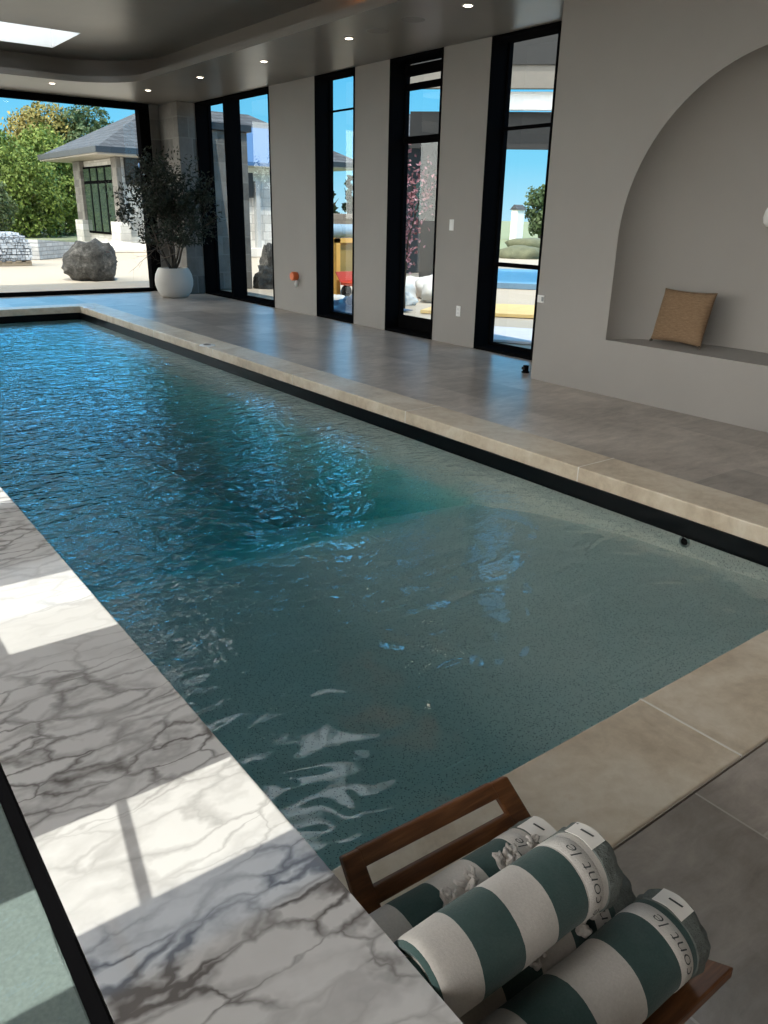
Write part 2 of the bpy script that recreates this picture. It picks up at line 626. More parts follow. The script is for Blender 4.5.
M['floor'] = mat_floor()
M['trav'] = mat_travertine()
M['marble'] = mat_marble()
M['poolplaster'] = mat_plaster_pool()
M['spaplaster'] = plain('dark_spa_plaster', (0.25, 0.29, 0.275), 0.8, var=0.35, nscale=140)
M['glass'] = mat_thin_glass('window_glass')
M['water'] = mat_water('pool_water')
M['water_side'] = mat_water_side('pool_water_edge')
M['water_deep'] = mat_water_side('deep_pool_water', k=DEEP_K, ab=DEEP_ABS)
M['spawater'] = mat_water('spa_water', calm_y=(-5, -4), strength=0.10, k=0.2)
M['wood'] = mat_wood()
M['blacktile'] = plain('black_waterline_tile', (0.004, 0.006, 0.007), 0.3, var=0.2, spec=0.12)
M['grout'] = plain('pale_grout', (0.82, 0.78, 0.71), 0.8, var=0.05)
M['pierstone'] = mat_stone('grey_ashlar', (0.10, 0.093, 0.084), (0.235, 0.217, 0.195), 0.62, 0.34, 'both', (0.20, 0.19, 0.17))
M['whitestone'] = mat_stone('pale_ashlar', (0.52, 0.49, 0.45), (0.80, 0.77, 0.72), 0.7, 0.28, 'both', (0.45, 0.43, 0.40))
M['leaf'] = mat_leaf('olive_leaf', (0.010, 0.013, 0.009), (0.022, 0.030, 0.018), (0.055, 0.066, 0.045), 8)
M['bark'] = plain('bark', (0.07, 0.055, 0.042), 0.9, var=0.3, nscale=20, bump=0.4)
M['pot'] = plain('matte_ceramic', (0.56, 0.53, 0.49), 0.8, var=0.06, nscale=5, bump=0.1)
M['soil'] = plain('soil', (0.035, 0.026, 0.02), 0.95, var=0.4, nscale=40, bump=0.6)
M['frost'] = None
t = NT('opal_skylight_sheet')
t.t.nodes.remove(t.b)
a = t.n('BsdfTranslucent', Color=(0.97, 0.98, 0.98, 1))
b = t.n('BsdfDiffuse', Color=(0.85, 0.86, 0.86, 1))
mx = t.n('MixShader', i0=0.12, i1=a.outputs[0], i2=b.outputs[0])
t.t.links.new(mx.outputs[0], t.out.inputs[0])
M['frost'] = t.m

# ------------------------------------------------------------------ key dimensions
XW, XG, XN = 6.65, 6.9, 5.85          # window wall face, glass plane, niche wall face
ZC, ZT, ZR = 3.3, 3.65, 4.05          # soffit, raised ceiling, roof top
YB = 15.4                             # back wall
PX0, PX1, PY0, PY1 = 0.52, 3.91, 1.229, 13.41   # pool
ZW = -0.19
XL, YR = -3.4, -4.0                   # unseen left and rear walls

# ------------------------------------------------------------------ structure: ground and floor
ground_m = NT('sandy_ground')
p = ground_m.pos()
gx = ground_m.n('SeparateXYZ', i0=p)
gn = ground_m.noise(p, 0.5, 6, 0.6)
gn2 = ground_m.noise(p, 9, 6, 0.7)
sand = ground_m.mix(gn2, (0.40, 0.335, 0.26), (0.50, 0.43, 0.34))
sand = ground_m.mix(ground_m.math('MULTIPLY', gn, 0.3), sand, (0.42, 0.36, 0.29))
grass = ground_m.mix(gn2, (0.16, 0.19, 0.09), (0.30, 0.32, 0.19))
dd = ground_m.math('ADD', ground_m.math('MULTIPLY', gx.outputs[0], 0.62), ground_m.math('MULTIPLY', gx.outputs[1], 0.62))
dd = ground_m.math('ADD', dd, ground_m.math('MULTIPLY', gn, 6.0))
gf = ground_m.n('MapRange', i0=dd, i1=31.0, i2=34.0)
ground_m.set(Base__Color=ground_m.mix(gf.outputs[0], sand, grass), Roughness=0.95)
g = MB()
for (x0, x1, y0, y1) in ((-150, XL, -150, 250), (XG + 0.05, 250, -150, 250), (XL, XG + 0.05, YB + 0.15, 250), (XL, XG + 0.05, -150, YR)):
    g.add([(x0, y0, -0.01), (x1, y0, -0.01), (x1, y1, -0.01), (x0, y1, -0.01)], [(0, 1, 2, 3)])
g.build('ground', ground_m.m, kind='structure')


def plate(mb, xs, ys, z0, z1, holes):
    """horizontal slab on a grid of cuts, minus rectangular holes"""
    xs = sorted(set(xs + [v for h in holes for v in h[:2]]))
    ys = sorted(set(ys + [v for h in holes for v in h[2:]]))

    def solid(i, j):
        if i < 0 or j < 0 or i >= len(xs) - 1 or j >= len(ys) - 1:
            return False
        cx, cy = (xs[i] + xs[i + 1]) / 2, (ys[j] + ys[j + 1]) / 2
        return not any(h[0] < cx < h[1] and h[2] < cy < h[3] for h in holes)
    for i in range(len(xs) - 1):
        for j in range(len(ys) - 1):
            if not solid(i, j):
                continue
            x0, x1, y0, y1 = xs[i], xs[i + 1], ys[j], ys[j + 1]
            q = lambda a, b, c, d: mb.add([a, b, c, d], [(0, 1, 2, 3)])
            q((x0, y0, z1), (x1, y0, z1), (x1, y1, z1), (x0, y1, z1))
            q((x0, y0, z0), (x0, y1, z0), (x1, y1, z0), (x1, y0, z0))
            if not solid(i - 1, j):
                q((x0, y0, z0), (x0, y0, z1), (x0, y1, z1), (x0, y1, z0))
            if not solid(i + 1, j):
                q((x1, y0, z0), (x1, y1, z0), (x1, y1, z1), (x1, y0, z1))
            if not solid(i, j - 1):
                q((x0, y0, z0), (x1, y0, z0), (x1, y0, z1), (x0, y0, z1))
            if not solid(i, j + 1):
                q((x0, y1, z0), (x0, y1, z1), (x1, y1, z1), (x1, y1, z0))
    return mb


CW = 0.36      # coping width
fl = MB()
plate(fl, [XL, XG + 0.05], [YR, YB + 0.15], -0.08, 0.0,
      [(0.16, PX1 + CW - 0.01, PY0 - CW - 0.01, PY1 + CW), (-2.4, 0.16, 0.35, 4.7), (0.16, 0.52, 0.2, PY0 - CW - 0.01)])
fl.build('floor', M['floor'], kind='structure', recalc=False)

# pool basin: stepped and sloping floor profile, walls
prof = [(PY0, -0.10), (PY0, -0.235), (1.57, -0.255), (1.60, -0.285), (2.6, -0.33), (3.25, -0.40), (4.0, -0.54), (5.3, -1.10), (7.0, -1.75), (PY1, -2.1), (PY1, -0.10)]


def basin_walls(x, mb, mi):
    vs = [(x, y, z) for y, z in prof]
    tz = -0.10
    pts = prof[1:-1]
    for (ya, za), (yb, zb) in zip(pts[:-1], pts[1:]):
        mb.add([(x, ya, za), (x, yb, zb), (x, yb, tz), (x, ya, tz)], [(0, 1, 2, 3)], mi)


pb = MB()
for (ya, za), (yb, zb) in zip(prof[:-1], prof[1:]):
    pb.add([(PX0, ya, za), (PX1, ya, za), (PX1, yb, zb), (PX0, yb, zb)], [(0, 1, 2, 3)])
basin_walls(PX0, pb, 0)
basin_walls(PX1, pb, 0)
pb.build('pool_basin', M['poolplaster'], kind='structure', recalc=False)
# waterline tile band
wb = MB()
wb.box(PX1 - 0.008, PX1 + 0.02, PY0, PY1 + 0.02, -0.205, -0.098)
wb.box(PX0, PX1 - 0.008, PY1 - 0.008, PY1 + 0.02, -0.205, -0.098)
wb.box(PX0 - 0.02, PX0 + 0.008, PY0, PY1, -0.205, -0.098)
wb.build('trim_1', M['blacktile'], kind='structure')
# coping ring
cp = MB()
x0, x1 = PX1, PX1 + CW
cp.box(PX0, x1, PY0 - CW, PY0, -0.10, 0.003)
cp.box(x0, x1, PY0, PY1, -0.10, 0.003)
cp.box(PX0, x1, PY1, PY1 + CW, -0.10, 0.003)
cp.build('trim_2', M['trav'], kind='structure', bevel=0.008)
gr = MB()
for y in (3.052, 4.85, 6.65, 8.45, 10.25, 12.05):
    gr.box(x0 - 0.002, x1, y - 0.004, y + 0.004, -0.096, 0.0042)
for x in (2.038, 3.84):
    gr.box(x - 0.004, x + 0.004, PY0 - CW, PY0 + 0.002, -0.096, 0.0042)
gr2 = MB()
gr2.box(PX0, x1, PY0 - CW - 0.0045, PY0 - CW - 0.001, -0.05, 0.0006)
gr.build('trim_3', M['grout'], kind='structure')
gr2.build('trim_4', plain('tan_grout', (0.40, 0.34, 0.28), 0.85), kind='structure')

# water body: a clear upper layer with the rippled surface, and the denser deep water below it
import bmesh
nx0, nx1 = PX0 + 0.009, PX1 - 0.009


def water_solid(name, poly, mats, parent=None):
    """poly: closed (y, z) outline; the longest top edge gets material 0, all other faces material 1"""
    wt = MB()
    n = len(poly)
    vs = [(nx0, y, z) for y, z in poly] + [(nx1, y, z) for y, z in poly]
    wt.add(vs, [tuple(range(n)), tuple(range(n, 2 * n))[::-1]] + [(i, i + n, i + 1 + n, i + 1) for i in range(n - 1)], 1)
    wt.add(vs, [(n - 1, 2 * n - 1, n, 0)], 0)
    o = wt.build(name, mats, parent, recalc=False)
    bm = bmesh.new()
    bm.from_mesh(o.data)
    bmesh.ops.remove_doubles(bm, verts=bm.verts, dist=1e-5)
    bmesh.ops.recalc_face_normals(bm, faces=bm.faces)
    if max(bm.faces, key=lambda f: f.calc_center_median().z).normal.z < 0:
        bmesh.ops.reverse_faces(bm, faces=bm.faces)
    bm.to_mesh(o.data)
    bm.free()
    return o


ZL = -0.46     # where the deep layer starts
yl = 3.25 + (4.0 - 3.25) * (0.46 - 0.388) / 0.14
wat = water_solid('pool_water', [(PY0 + 0.002, ZW), (PY0 + 0.002, -0.222), (1.57, -0.243), (1.60, -0.273), (2.6, -0.318), (3.25, -0.388), (yl, ZL), (PY1 - 0.01, ZL), (PY1 - 0.01, ZW)], [M['water'], M['water_side']])
deep = water_solid('deep_water', [(yl + 0.02, ZL - 0.002), (4.0, -0.528), (5.3, -1.088), (7.0, -1.738), (PY1 - 0.01, -2.088), (PY1 - 0.01, ZL - 0.002)], [M['water_deep'], M['water_deep']], wat)
deep['kind'] = 'stuff'
tag(wat, 'rippled blue green water filling the long indoor pool', 'water', kind='stuff')

# ------------------------------------------------------------------ marble topped spa wall and spa
XS0, XS1, ZM = 0.159, 0.52, 0.525
SY0, SY1 = 0.35, 4.7
mw = MB()
mw.box(XS0, XS1, 0.2, 13.8, ZM - 0.045, ZM)
ledge = thing('marble_ledge', 'long polished veined marble ledge along the left pool edge, sunlit in stripes', 'ledge', (0.34, 1.0, 0), kind='structure')
ledge['kind'] = 'structure'
mw.build('slab', M['marble'], ledge)
mc = MB()
mc.box(XS0 + 0.012, XS1, 0.2, 13.8, -0.19, ZM - 0.045)
mc.build('core_wall', M['marble'], ledge)
sb = MB()
sb.box(XS0 - 0.004, XS0 + 0.012, SY0, SY1, 0.30, ZM - 0.004)
sb.build('waterline_tile', M['black'], ledge)
# spa basin
sp = MB()
zf = 0.352
sp.box(-2.4, XS0 + 0.011, SY0, SY1, zf - 0.05, zf)
sp.box(-2.5, -2.4, SY0 - 0.1, SY1 + 0.1, zf - 0.05, ZM)
sp.box(-2.4, XS0 + 0.011, SY0 - 0.1, SY0, zf - 0.05, ZM)
sp.box(-2.4, XS0 + 0.011, SY1, SY1 + 0.1, zf - 0.05, ZM)
sp.build('spa_basin', M['spaplaster'], kind='structure')
sw = MB()
sw.box(-2.39, XS0 - 0.006, SY0 + 0.01, SY1 - 0.01, zf + 0.004, 0.385)
spw = sw.build('spa_water', M['spawater'])
tag(spw, 'clear still water in the raised spa left of the marble ledge', 'water', kind='stuff')

# ------------------------------------------------------------------ walls
wr = MB()
for (a, b) in ((11.85, 10.51), (9.53, 8.75), (7.75, 6.958)):
    wr.box(XW, XG + 0.05, b, a, 0, ZC)
wr.box(XW, XG + 0.05, 5.28, 6.0, 0, ZC)
wr.box(XW, XG + 0.05, 5.28, YB + 0.15, ZC, ZR)
wr.build('wall_right', M['plaster'], kind='structure')

# niche wall: front face with an arched opening, the niche behind it
NC_Y, NC_Z, NR, NS, ND = 3.08, 1.34, 1.35, 0.492, 6.466
ZNT = ZC
arc = [(NC_Y + NR * math.cos(a), NC_Z + NR * math.sin(a)) for a in np.linspace(0, math.pi, 49)]
outl = [(NC_Y + NR, NS)] + arc + [(NC_Y - NR, NS)]
nw = MB()
y0, y1 = YR, 5.28
X = XN
nw.add([(X, y1, 0), (X, y0, 0), (X, y0, NS), (X, y1, NS)], [(0, 1, 2, 3)])
nw.add([(X, y1, NS), (X, NC_Y + NR, NS), (X, NC_Y + NR, NC_Z), (X, y1, NC_Z)], [(0, 1, 2, 3)])
nw.add([(X, y0, NS), (X, NC_Y - NR, NS), (X, NC_Y - NR, NC_Z), (X, y0, NC_Z)], [(0, 1, 2, 3)])
nw.add([(X, y1, NC_Z), (X, NC_Y + NR, NC_Z), (X, NC_Y + NR, ZNT), (X, y1, ZNT)], [(0, 1, 2, 3)])
nw.add([(X, y0, NC_Z), (X, NC_Y - NR, NC_Z), (X, NC_Y - NR, ZNT), (X, y0, ZNT)], [(0, 1, 2, 3)])
for (ya, za), (yb, zb) in zip(arc[:-1], arc[1:]):
    nw.add([(X, ya, za), (X, yb, zb), (X, yb, ZNT), (X, ya, ZNT)], [(0, 1, 2, 3)])
# the niche is hollowed like an apse: its sides and vault curve into the back
NA, NDEP, NK = 0.95, ND - XN, 18
rings = []
for k in range(NK + 1):
    u = NA * (1 - math.cos(math.pi / 2 * k / NK))
    dx_ = NDEP * math.sqrt(max(0.0, 1 - (1 - u / NA) ** 2))
    rr_ = NR - u
    rings.append([(X + dx_, NC_Y + rr_, NS)] + [(X + dx_, NC_Y + rr_ * math.cos(a), NC_Z + rr_ * math.sin(a)) for a in np.linspace(0, math.pi, 49)] + [(X + dx_, NC_Y - rr_, NS)])
nr_ = len(rings[0])
nw.add([v for r_ in rings for v in r_], [(k * nr_ + q, k * nr_ + q + 1, (k + 1) * nr_ + q + 1, (k + 1) * nr_ + q) for k in range(NK) for q in range(nr_ - 1)])
nw.add([r_[0] for r_ in rings] + [r_[-1] for r_ in rings[::-1]], [tuple(range(2 * (NK + 1)))])
nw.add(rings[-1], [tuple(range(len(rings[-1])))])
nw.add([(X, y1, 0), (XG + 0.05, y1, 0), (XG + 0.05, y1, ZNT), (X, y1, ZNT)], [(0, 1, 2, 3)])
nw.add([(XG + 0.05, y1, 0), (XG + 0.05, y0, 0), (XG + 0.05, y0, ZNT), (XG + 0.05, y1, ZNT)], [(0, 1, 2, 3)])
nwo = nw.build('wall_niche', M['plaster'], kind='structure', recalc=False)
nwo.data.polygons.foreach_set('use_smooth', [True] * len(nwo.data.polygons))

# stone pier in the back corner, inside and out
sp_ = MB()
sp_.box(6.30, XG + 0.05, 14.52, YB + 0.2, 0, ZC)
sp_.box(6.12, 6.30, YB - 0.06, YB + 0.2, 0, ZC)
sp_.build('wall_corner', M['pierstone'], kind='structure', bevel=0.01)
# back wall header and far-left part
bw = MB()
bw.box(XL, 6.3, YB, YB + 0.2, ZC, ZR)
bw.box(XL, -1.6, YB, YB + 0.2, 0, ZC)
bw.build('wall_back', M['plaster'], kind='structure')
# unseen left and rear walls with wide openings for daylight
lw = MB()
for (a, b) in ((YR, -3.0), (0.9, 1.2), (5.0, 5.3), (8.9, YB + 0.2)):
    lw.box(XL - 0.2, XL, a, b, 0, ZC)
lw.box(XL - 0.2, XL, YR, YB + 0.2, ZC, ZR)
lw.build('wall_left', M['plaster'], kind='structure')
rw = MB()
rw.box(XL, XG + 0.05, YR - 0.2, YR, 0, ZC)
rw.box(XL - 0.2, XG + 0.05, YR - 0.2, YR, ZC, ZR)
rw.build('wall_rear', M['plaster'], kind='structure')

# ------------------------------------------------------------------ windows
wi = [0]


def window_root(kind_name, label, loc):
    wi[0] += 1
    o = thing(kind_name, label, 'window', loc, kind='structure')
    return o


def side_window(num, a, b, transoms, label, lining=0.03, zt=ZC, stile=0.05, name=None, bottom=0.06):
    """window in the right wall from y=a (near) to y=b (far)"""
    r = thing(name or 'window_%d' % num, label, 'window', (XG, (a + b) / 2, 0), kind='structure')
    f = MB()
    f.box(XW - 0.008, XG + 0.04, b, b + 0.012, 0, zt)
    f.box(XW - 0.008, XG + 0.04, a - 0.03, a, 0, zt)
    f.box(XW - 0.008, XG + 0.04, a, b, 0.0, 0.035)
    f.box(XW - 0.008, XG + 0.04, a, b, zt - 0.03, zt - 0.001)
    f.box(XG - 0.02, XG + 0.04, b - stile * 0.4, b, 0, zt)
    f.box(XG - 0.02, XG + 0.04, a, a + stile, 0, zt)
    f.box(XG - 0.02, XG + 0.04, a, b, 0, bottom)
    f.build('frame', M['black'], r)
    for (z0, z1) in transoms:
        tb = MB()
        tb.box(XG - 0.03, XG + 0.04, a, b, z0, z1)
        tb.build('transom', M['black'], r)
    p = MB()
    p.add([(XG + 0.01, a, 0.03), (XG + 0.01, b, 0.03), (XG + 0.01, b, zt), (XG + 0.01, a, zt)], [(0, 1, 2, 3)])
    p.build('pane', M['glass'], r)
    return r


w1 = side_window(1, 11.86, 14.5, [], 'two-pane black framed floor-to-ceiling window beside the stone corner')
f = MB()
f.box(XW, XG + 0.04, 13.36, 13.42, 0, ZC)
f.build('mullion', M['black'], w1)
side_window(2, 9.55, 10.50, [(2.86, 2.875)], 'narrow black framed window looking on a grey stone wall and yellow crate')
side_window(1, 7.78, 8.745, [(3.13, 3.24), (2.97, 3.04), (2.36, 2.44), (0.03, 0.2)], 'black framed glazed side door with pink blossom outside', name='door_1', stile=0.07)
side_window(3, 6.03, 6.95, [(2.41, 2.44), (0.955, 1.0)], 'black framed window nearest the arched niche', stile=0.06)

w4 = thing('window_4', 'wide black framed picture window at the far end of the pool', 'window', (2.2, YB, 0), kind='structure')
f = MB()
f.box(-1.6, 6.13, YB - 0.04, YB + 0.16, 3.20, ZC - 0.001)
f.box(-1.6, 6.13, YB - 0.04, YB + 0.16, 0, 0.06)
f.box(5.93, 6.13, YB - 0.04, YB + 0.16, 0, 3.2)
f.box(-1.6, -1.45, YB - 0.04, YB + 0.16, 0, 3.2)
f.build('frame', M['black'], w4)
f = MB()
f.add([(-1.5, YB + 0.06, 0.1), (5.95, YB + 0.06, 0.1), (5.95, YB + 0.06, 3.21), (-1.5, YB + 0.06, 3.21)], [(0, 1, 2, 3)])
f.build('pane', M['glass'], w4)

# ------------------------------------------------------------------ ceiling: soffit ring with rounded inner corners, raised tray, cove
TX0, TX1, TY0, TY1, TR = -1.8, 5.0, -2.6, 13.6, 1.0


def rrect(x0, x1, y0, y1, r, n=12):
    pts = []
    for (cx, cy, a0) in ((x1 - r, y1 - r, 0), (x0 + r, y1 - r, 90), (x0 + r, y0 + r, 180), (x1 - r, y0 + r, 270)):
        for k in range(n + 1):
            a = math.radians(a0 + 90 * k / n)
            pts.append((cx + r * math.cos(a), cy + r * math.sin(a)))
    return pts


inner = rrect(TX0, TX1, TY0, TY1, TR)
n = len(inner)
OX0, OX1, OY0, OY1 = XL, XG, YR, YB


def to_outer(p):
    cx, cy = (TX0 + TX1) / 2, (TY0 + TY1) / 2
    return p


so = MB()
# soffit underside as quads between inner loop and outer rectangle
outer = []
per = (n // 4)
for i, (x, y) in enumerate(inner):
    q, k = i // per, i % per
    f_ = k / (per - 1)
    if q == 0:
        o_ = (OX1, y + (OY1 - TY1)) if f_ < 0.5 else (x + (OX1 - TX1), OY1)
        o_ = (OX1, TY1 - TR + (OY1 - (TY1 - TR)) * min(1, f_ * 2)) if f_ <= 0.5 else (OX1 + (TX1 - TR - OX1) * (f_ * 2 - 1), OY1)
    elif q == 1:
        o_ = (TX0 + TR + (OX0 - TX0 - TR) * min(1, f_ * 2), OY1) if f_ <= 0.5 else (OX0, OY1 + (TY1 - TR - OY1) * (f_ * 2 - 1))
    elif q == 2:
        o_ = (OX0, TY0 + TR + (OY0 - TY0 - TR) * min(1, f_ * 2)) if f_ <= 0.5 else (OX0 + (TX0 + TR - OX0) * (f_ * 2 - 1), OY0)
    else:
        o_ = (TX1 - TR + (OX1 - TX1 + TR) * min(1, f_ * 2), OY0) if f_ <= 0.5 else (OX1, OY0 + (TY0 + TR - OY0) * (f_ * 2 - 1))
    outer.append(o_)
vs = [(x, y, ZC) for x, y in inner] + [(x, y, ZC) for x, y in outer]
so.add(vs, [(i, (i + 1) % n, n + (i + 1) % n, n + i) for i in range(n)])
lip_top = ZC + 0.085
in2 = rrect(TX0 - 0.06, TX1 + 0.06, TY0 - 0.06, TY1 + 0.06, TR + 0.06)
in3 = rrect(TX0 - 0.34, TX1 + 0.34, TY0 - 0.34, TY1 + 0.34, TR + 0.34)
for (A, za, B, zb) in ((inner, ZC, inner, lip_top), (inner, lip_top, in2, lip_top), (in2, lip_top, in2, ZC + 0.05), (in2, ZC + 0.05, in3, ZC + 0.05), (in3, ZC + 0.05, in3, ZT)):
    so.add([(x, y, za) for x, y in A] + [(x, y, zb) for x, y in B], [(i, (i + 1) % n, n + (i + 1) % n, n + i) for i in range(n)])
so.build('ceiling_soffit', M['ceiling'], kind='structure', smooth=0.6)
# raised ceiling / roof slab with skylight shafts
BIGX = (1.2, 3.88)
BIG = [(2.4, 4.2, 1.06, 2.34), (2.9, 3.88, 4.66, 5.94), (-1.0, 3.88, 8.24, 9.54), (-1.0, 3.88, 11.86, 13.16)]  # first one added unseen for top light, last two widened out of view
SLOT_REF = (0.45, 2.45, 3.34, 4.3)
SLOT_Y = [3.34 + 1.013 * (k - 4) for k in range(0, 4)]
SLOTS = [(-1.2, 0.215, y, y + 0.515) for y in SLOT_Y]
SLOTS[0] = (-1.2, 0.215, SLOT_Y[0] + 0.085, SLOT_Y[0] + 0.52)
SLOTS[1] = (-0.085, 0.215, SLOT_Y[1] - 0.07, SLOT_Y[1] + 0.52)
ct = MB()
plate(ct, [XL - 0.4, XG + 0.3], [YR - 0.4, YB + 0.75], ZT, ZR, BIG + [SLOT_REF] + SLOTS)
ct.build('ceiling', M['ceiling'], kind='structure', recalc=False)


def skylight(rect, label, pane_mat, group, mull=None, blind=None):
    x0, x1, y0, y1 = rect
    r = thing('skylight', label, 'skylight', ((x0 + x1) / 2, (y0 + y1) / 2, ZR), group)
    f = MB()
    for (a, b, c, d) in ((x0 - 0.06, x1 + 0.06, y0 - 0.06, y0), (x0 - 0.06, x1 + 0.06, y1, y1 + 0.06), (x0 - 0.06, x0, y0, y1), (x1, x1 + 0.06, y0, y1)):
        f.box(a, b, c, d, ZR, ZR + 0.08)
    f.build('frame', M['black'], r)
    if pane_mat is M['frost']:
        f = MB()
        g_ = 0.004
        for (a, b, c, d) in ((x0, x1, y0, y0 + g_), (x0, x1, y1 - g_, y1), (x0, x0 + g_, y0, y1), (x1 - g_, x1, y0, y1)):
            f.box(a, b, c, d, ZT - 0.002, ZR + 0.04)
        f.build('shaft_lining', M['shaftwhite'], r)
    p = MB()
    p.add([(x0, y0, ZR + 0.05), (x1, y0, ZR + 0.05), (x1, y1, ZR + 0.05), (x0, y1, ZR + 0.05)], [(0, 1, 2, 3)])
    p.build('pane', pane_mat, r)
    if mull:
        f = MB()
        for (pa, pb_, w) in mull:
            f.bar((*pa, ZR + 0.03), (*pb_, ZR + 0.03), w, 0.03)
        f.build('glazing_bar', M['black'], r)
    return r


for i, rc in enumerate(BIG):
    skylight(rc, ('added unseen opal skylight lighting the near pool edge from above', 'short opal skylight over the shallow end of the pool', 'opal skylight over the middle of the pool', 'white opal skylight above the far end of the pool')[i], M['frost'], 'opal skylights over the pool')
skylight(SLOT_REF, 'clear slot skylight mirrored in the near marble', M['glass'], 'clear slot skylights', mull=[((0.96, 3.34), (0.96, 4.3), 0.03)])
for i, rc in enumerate(SLOTS):
    mull = None
    kx, ky = 0.097 * (ZR + 0.03 - ZM), 0.4266 * (ZR + 0.03 - ZM)
    if i == 0:
        mull = [((0.239 - kx, 0.909 - ky - 0.12), (0.305 + 0.004 - kx, 1.143 - ky + 0.02), 0.02)]
    skylight(rc, ('clear slot skylight letting the nearest sun stripe onto the marble', 'short clear slot skylight over the marble ledge', 'clear slot skylight casting the third sun stripe', 'clear slot skylight casting the farthest sun stripe')[i], M['glass'], 'clear slot skylights', mull)

# LED strip in the cove
led = MB()
led.box(TX1 + 0.10, TX1 + 0.14, 5.0, 7.6, ZC + 0.052, ZC + 0.07)
led_o = led.build('cove_light_strip', mat_emit('warm_led', (1.0, 0.36, 0.10), 16.0))
tag(led_o, 'warm orange light strip hidden in the ceiling cove', 'light')


# ------------------------------------------------------------------ rack / chair that holds the towels
KS = 1.082


def K3(x, y, z):
    return Vector((x * KS, y * KS, 1.5 - (1.5 - z) * KS))


def make_chair():
    r = thing('slatted_wooden_chair', 'low brown slatted wooden chair loaded with rolled towels, against the marble ledge', 'chair', (0.82, 0.63, 0))
    wd = M['wood']

    def part(name, fn, bev=0.004):
        b = MB()
        fn(b)
        o = b.build(name, wd, r)
        # grain along local x: move origin to the part and keep it
        mdf = o.modifiers.new('bevel', 'BEVEL')
        mdf.width = bev
        mdf.segments = 2
        return o

    # back frame, leaning away from the seat. right post / left post / two rails
    TR, TL = K3(0.918, 0.798, 0.517), K3(0.540, 0.806, 0.528)
    BR, BL = K3(0.965, 0.722, 0.385), K3(0.552, 0.728, 0.395)
    nrm = (TR - TL).cross(BR - TR).normalized()
    th = 0.018
    if nrm.y < 0:
        nrm = -nrm

    def quadslab(b, pts):
        b.prism([Vector(p) for p in pts], nrm * th)

    def lerp(p, q, f):
        return p + (q - p) * f
    w = 0.047
    dx = (TR - TL).normalized()
    part('back_post', lambda b: quadslab(b, [TR, TR - dx * w, BR - dx * w, BR]))
    part('back_post', lambda b: quadslab(b, [TL + dx * 0.008, TL + dx * w, BL + dx * w, BL]))
    dn = (BR - TR)
    for (f0, f1) in ((-0.01, 0.20), (0.42, 0.615)):
        a0, a1 = lerp(TL, BL, f0) + dx * w * 0.9, lerp(TL, BL, f1) + dx * w * 0.9
        c0, c1 = lerp(TR, BR, f0) - dx * w * 0.9, lerp(TR, BR, f1) - dx * w * 0.9
        part('back_rail', lambda b: quadslab(b, [a0, c0, c1, a1]))
    # seat: slats along x with narrow gaps, front slat cut at an angle
    zt, ts = K3(0, 0, 0.378).z, 0.026
    xl = 0.54
    q = KS
    part('front_slat', lambda b: b.prism([(xl, 0.372 * q, zt - ts), (1.017 * q, 0.372 * q, zt - ts), (0.995 * q, 0.409 * q, zt - ts), (xl, 0.409 * q, zt - ts)], (0, 0, ts)))
    for k, y in enumerate((0.417, 0.485, 0.553, 0.621)):
        xr = (0.988 - 0.012 * k) * q
        part('seat_slat', lambda b: b.prism([(xl, y * q, zt - ts), (xr, y * q, zt - ts), (xr - 0.01, y * q + 0.062, zt - ts), (xl, y * q + 0.062, zt - ts)], (0, 0, ts)))
    for x in (0.60, 1.02):
        part('seat_rail', lambda b: b.box(x, x + 0.024, 0.42, 0.76, zt - ts - 0.045, zt - ts - 0.0005))
    for x in (0.63, 0.99):
        part('leg', lambda b: b.bar((x, 0.43, zt - 0.05), (x, 0.80, 0.008), 0.024, 0.038, (0, 1, 0)))
    for x in (0.66, 0.96):
        part('leg', lambda b: b.bar((x, 0.79, zt - 0.04), (x, 0.43, 0.008), 0.024, 0.038, (0, 1, 0)))
    part('stretcher', lambda b: b.bar((0.64, 0.74, 0.06), (0.98, 0.74, 0.06), 0.025, 0.02))
    return r


make_chair()

# ------------------------------------------------------------------ rolled towels
M['tag'] = plain('care_label', (0.74, 0.71, 0.66), 0.6, var=0.06, nscale=30)
M['band'] = plain('printed_band', (0.60, 0.57, 0.53), 0.9, var=0.12, nscale=90, bump=0.3, bscale=300)
M['ink'] = plain('grey_ink', (0.06, 0.065, 0.065), 0.9)
M['hem'] = plain('grey_green_hem', (0.12, 0.135, 0.125), 0.95, var=0.5, nscale=70, bump=0.6, bscale=120)
M['tassel'] = plain('cotton_tassel', (0.62, 0.58, 0.54), 0.95, var=0.2, nscale=60, bump=0.6, bscale=200)


def text_mesh(body, size):
    cu = bpy.data.curves.new('lettering', 'FONT')
    cu.body = body
    cu.size = size
    cu.shear = 0.25
    cu.extrude = 0.0
    cu.offset = -0.012 * size
    cu.resolution_u = 3
    o = bpy.data.objects.new('lettering', cu)
    COL.objects.link(o)
    bpy.context.view_layer.update()
    dg = bpy.context.evaluated_depsgraph_get()
    me = bpy.data.meshes.new_from_object(o.evaluated_get(dg))
    bpy.data.objects.remove(o)
    return me


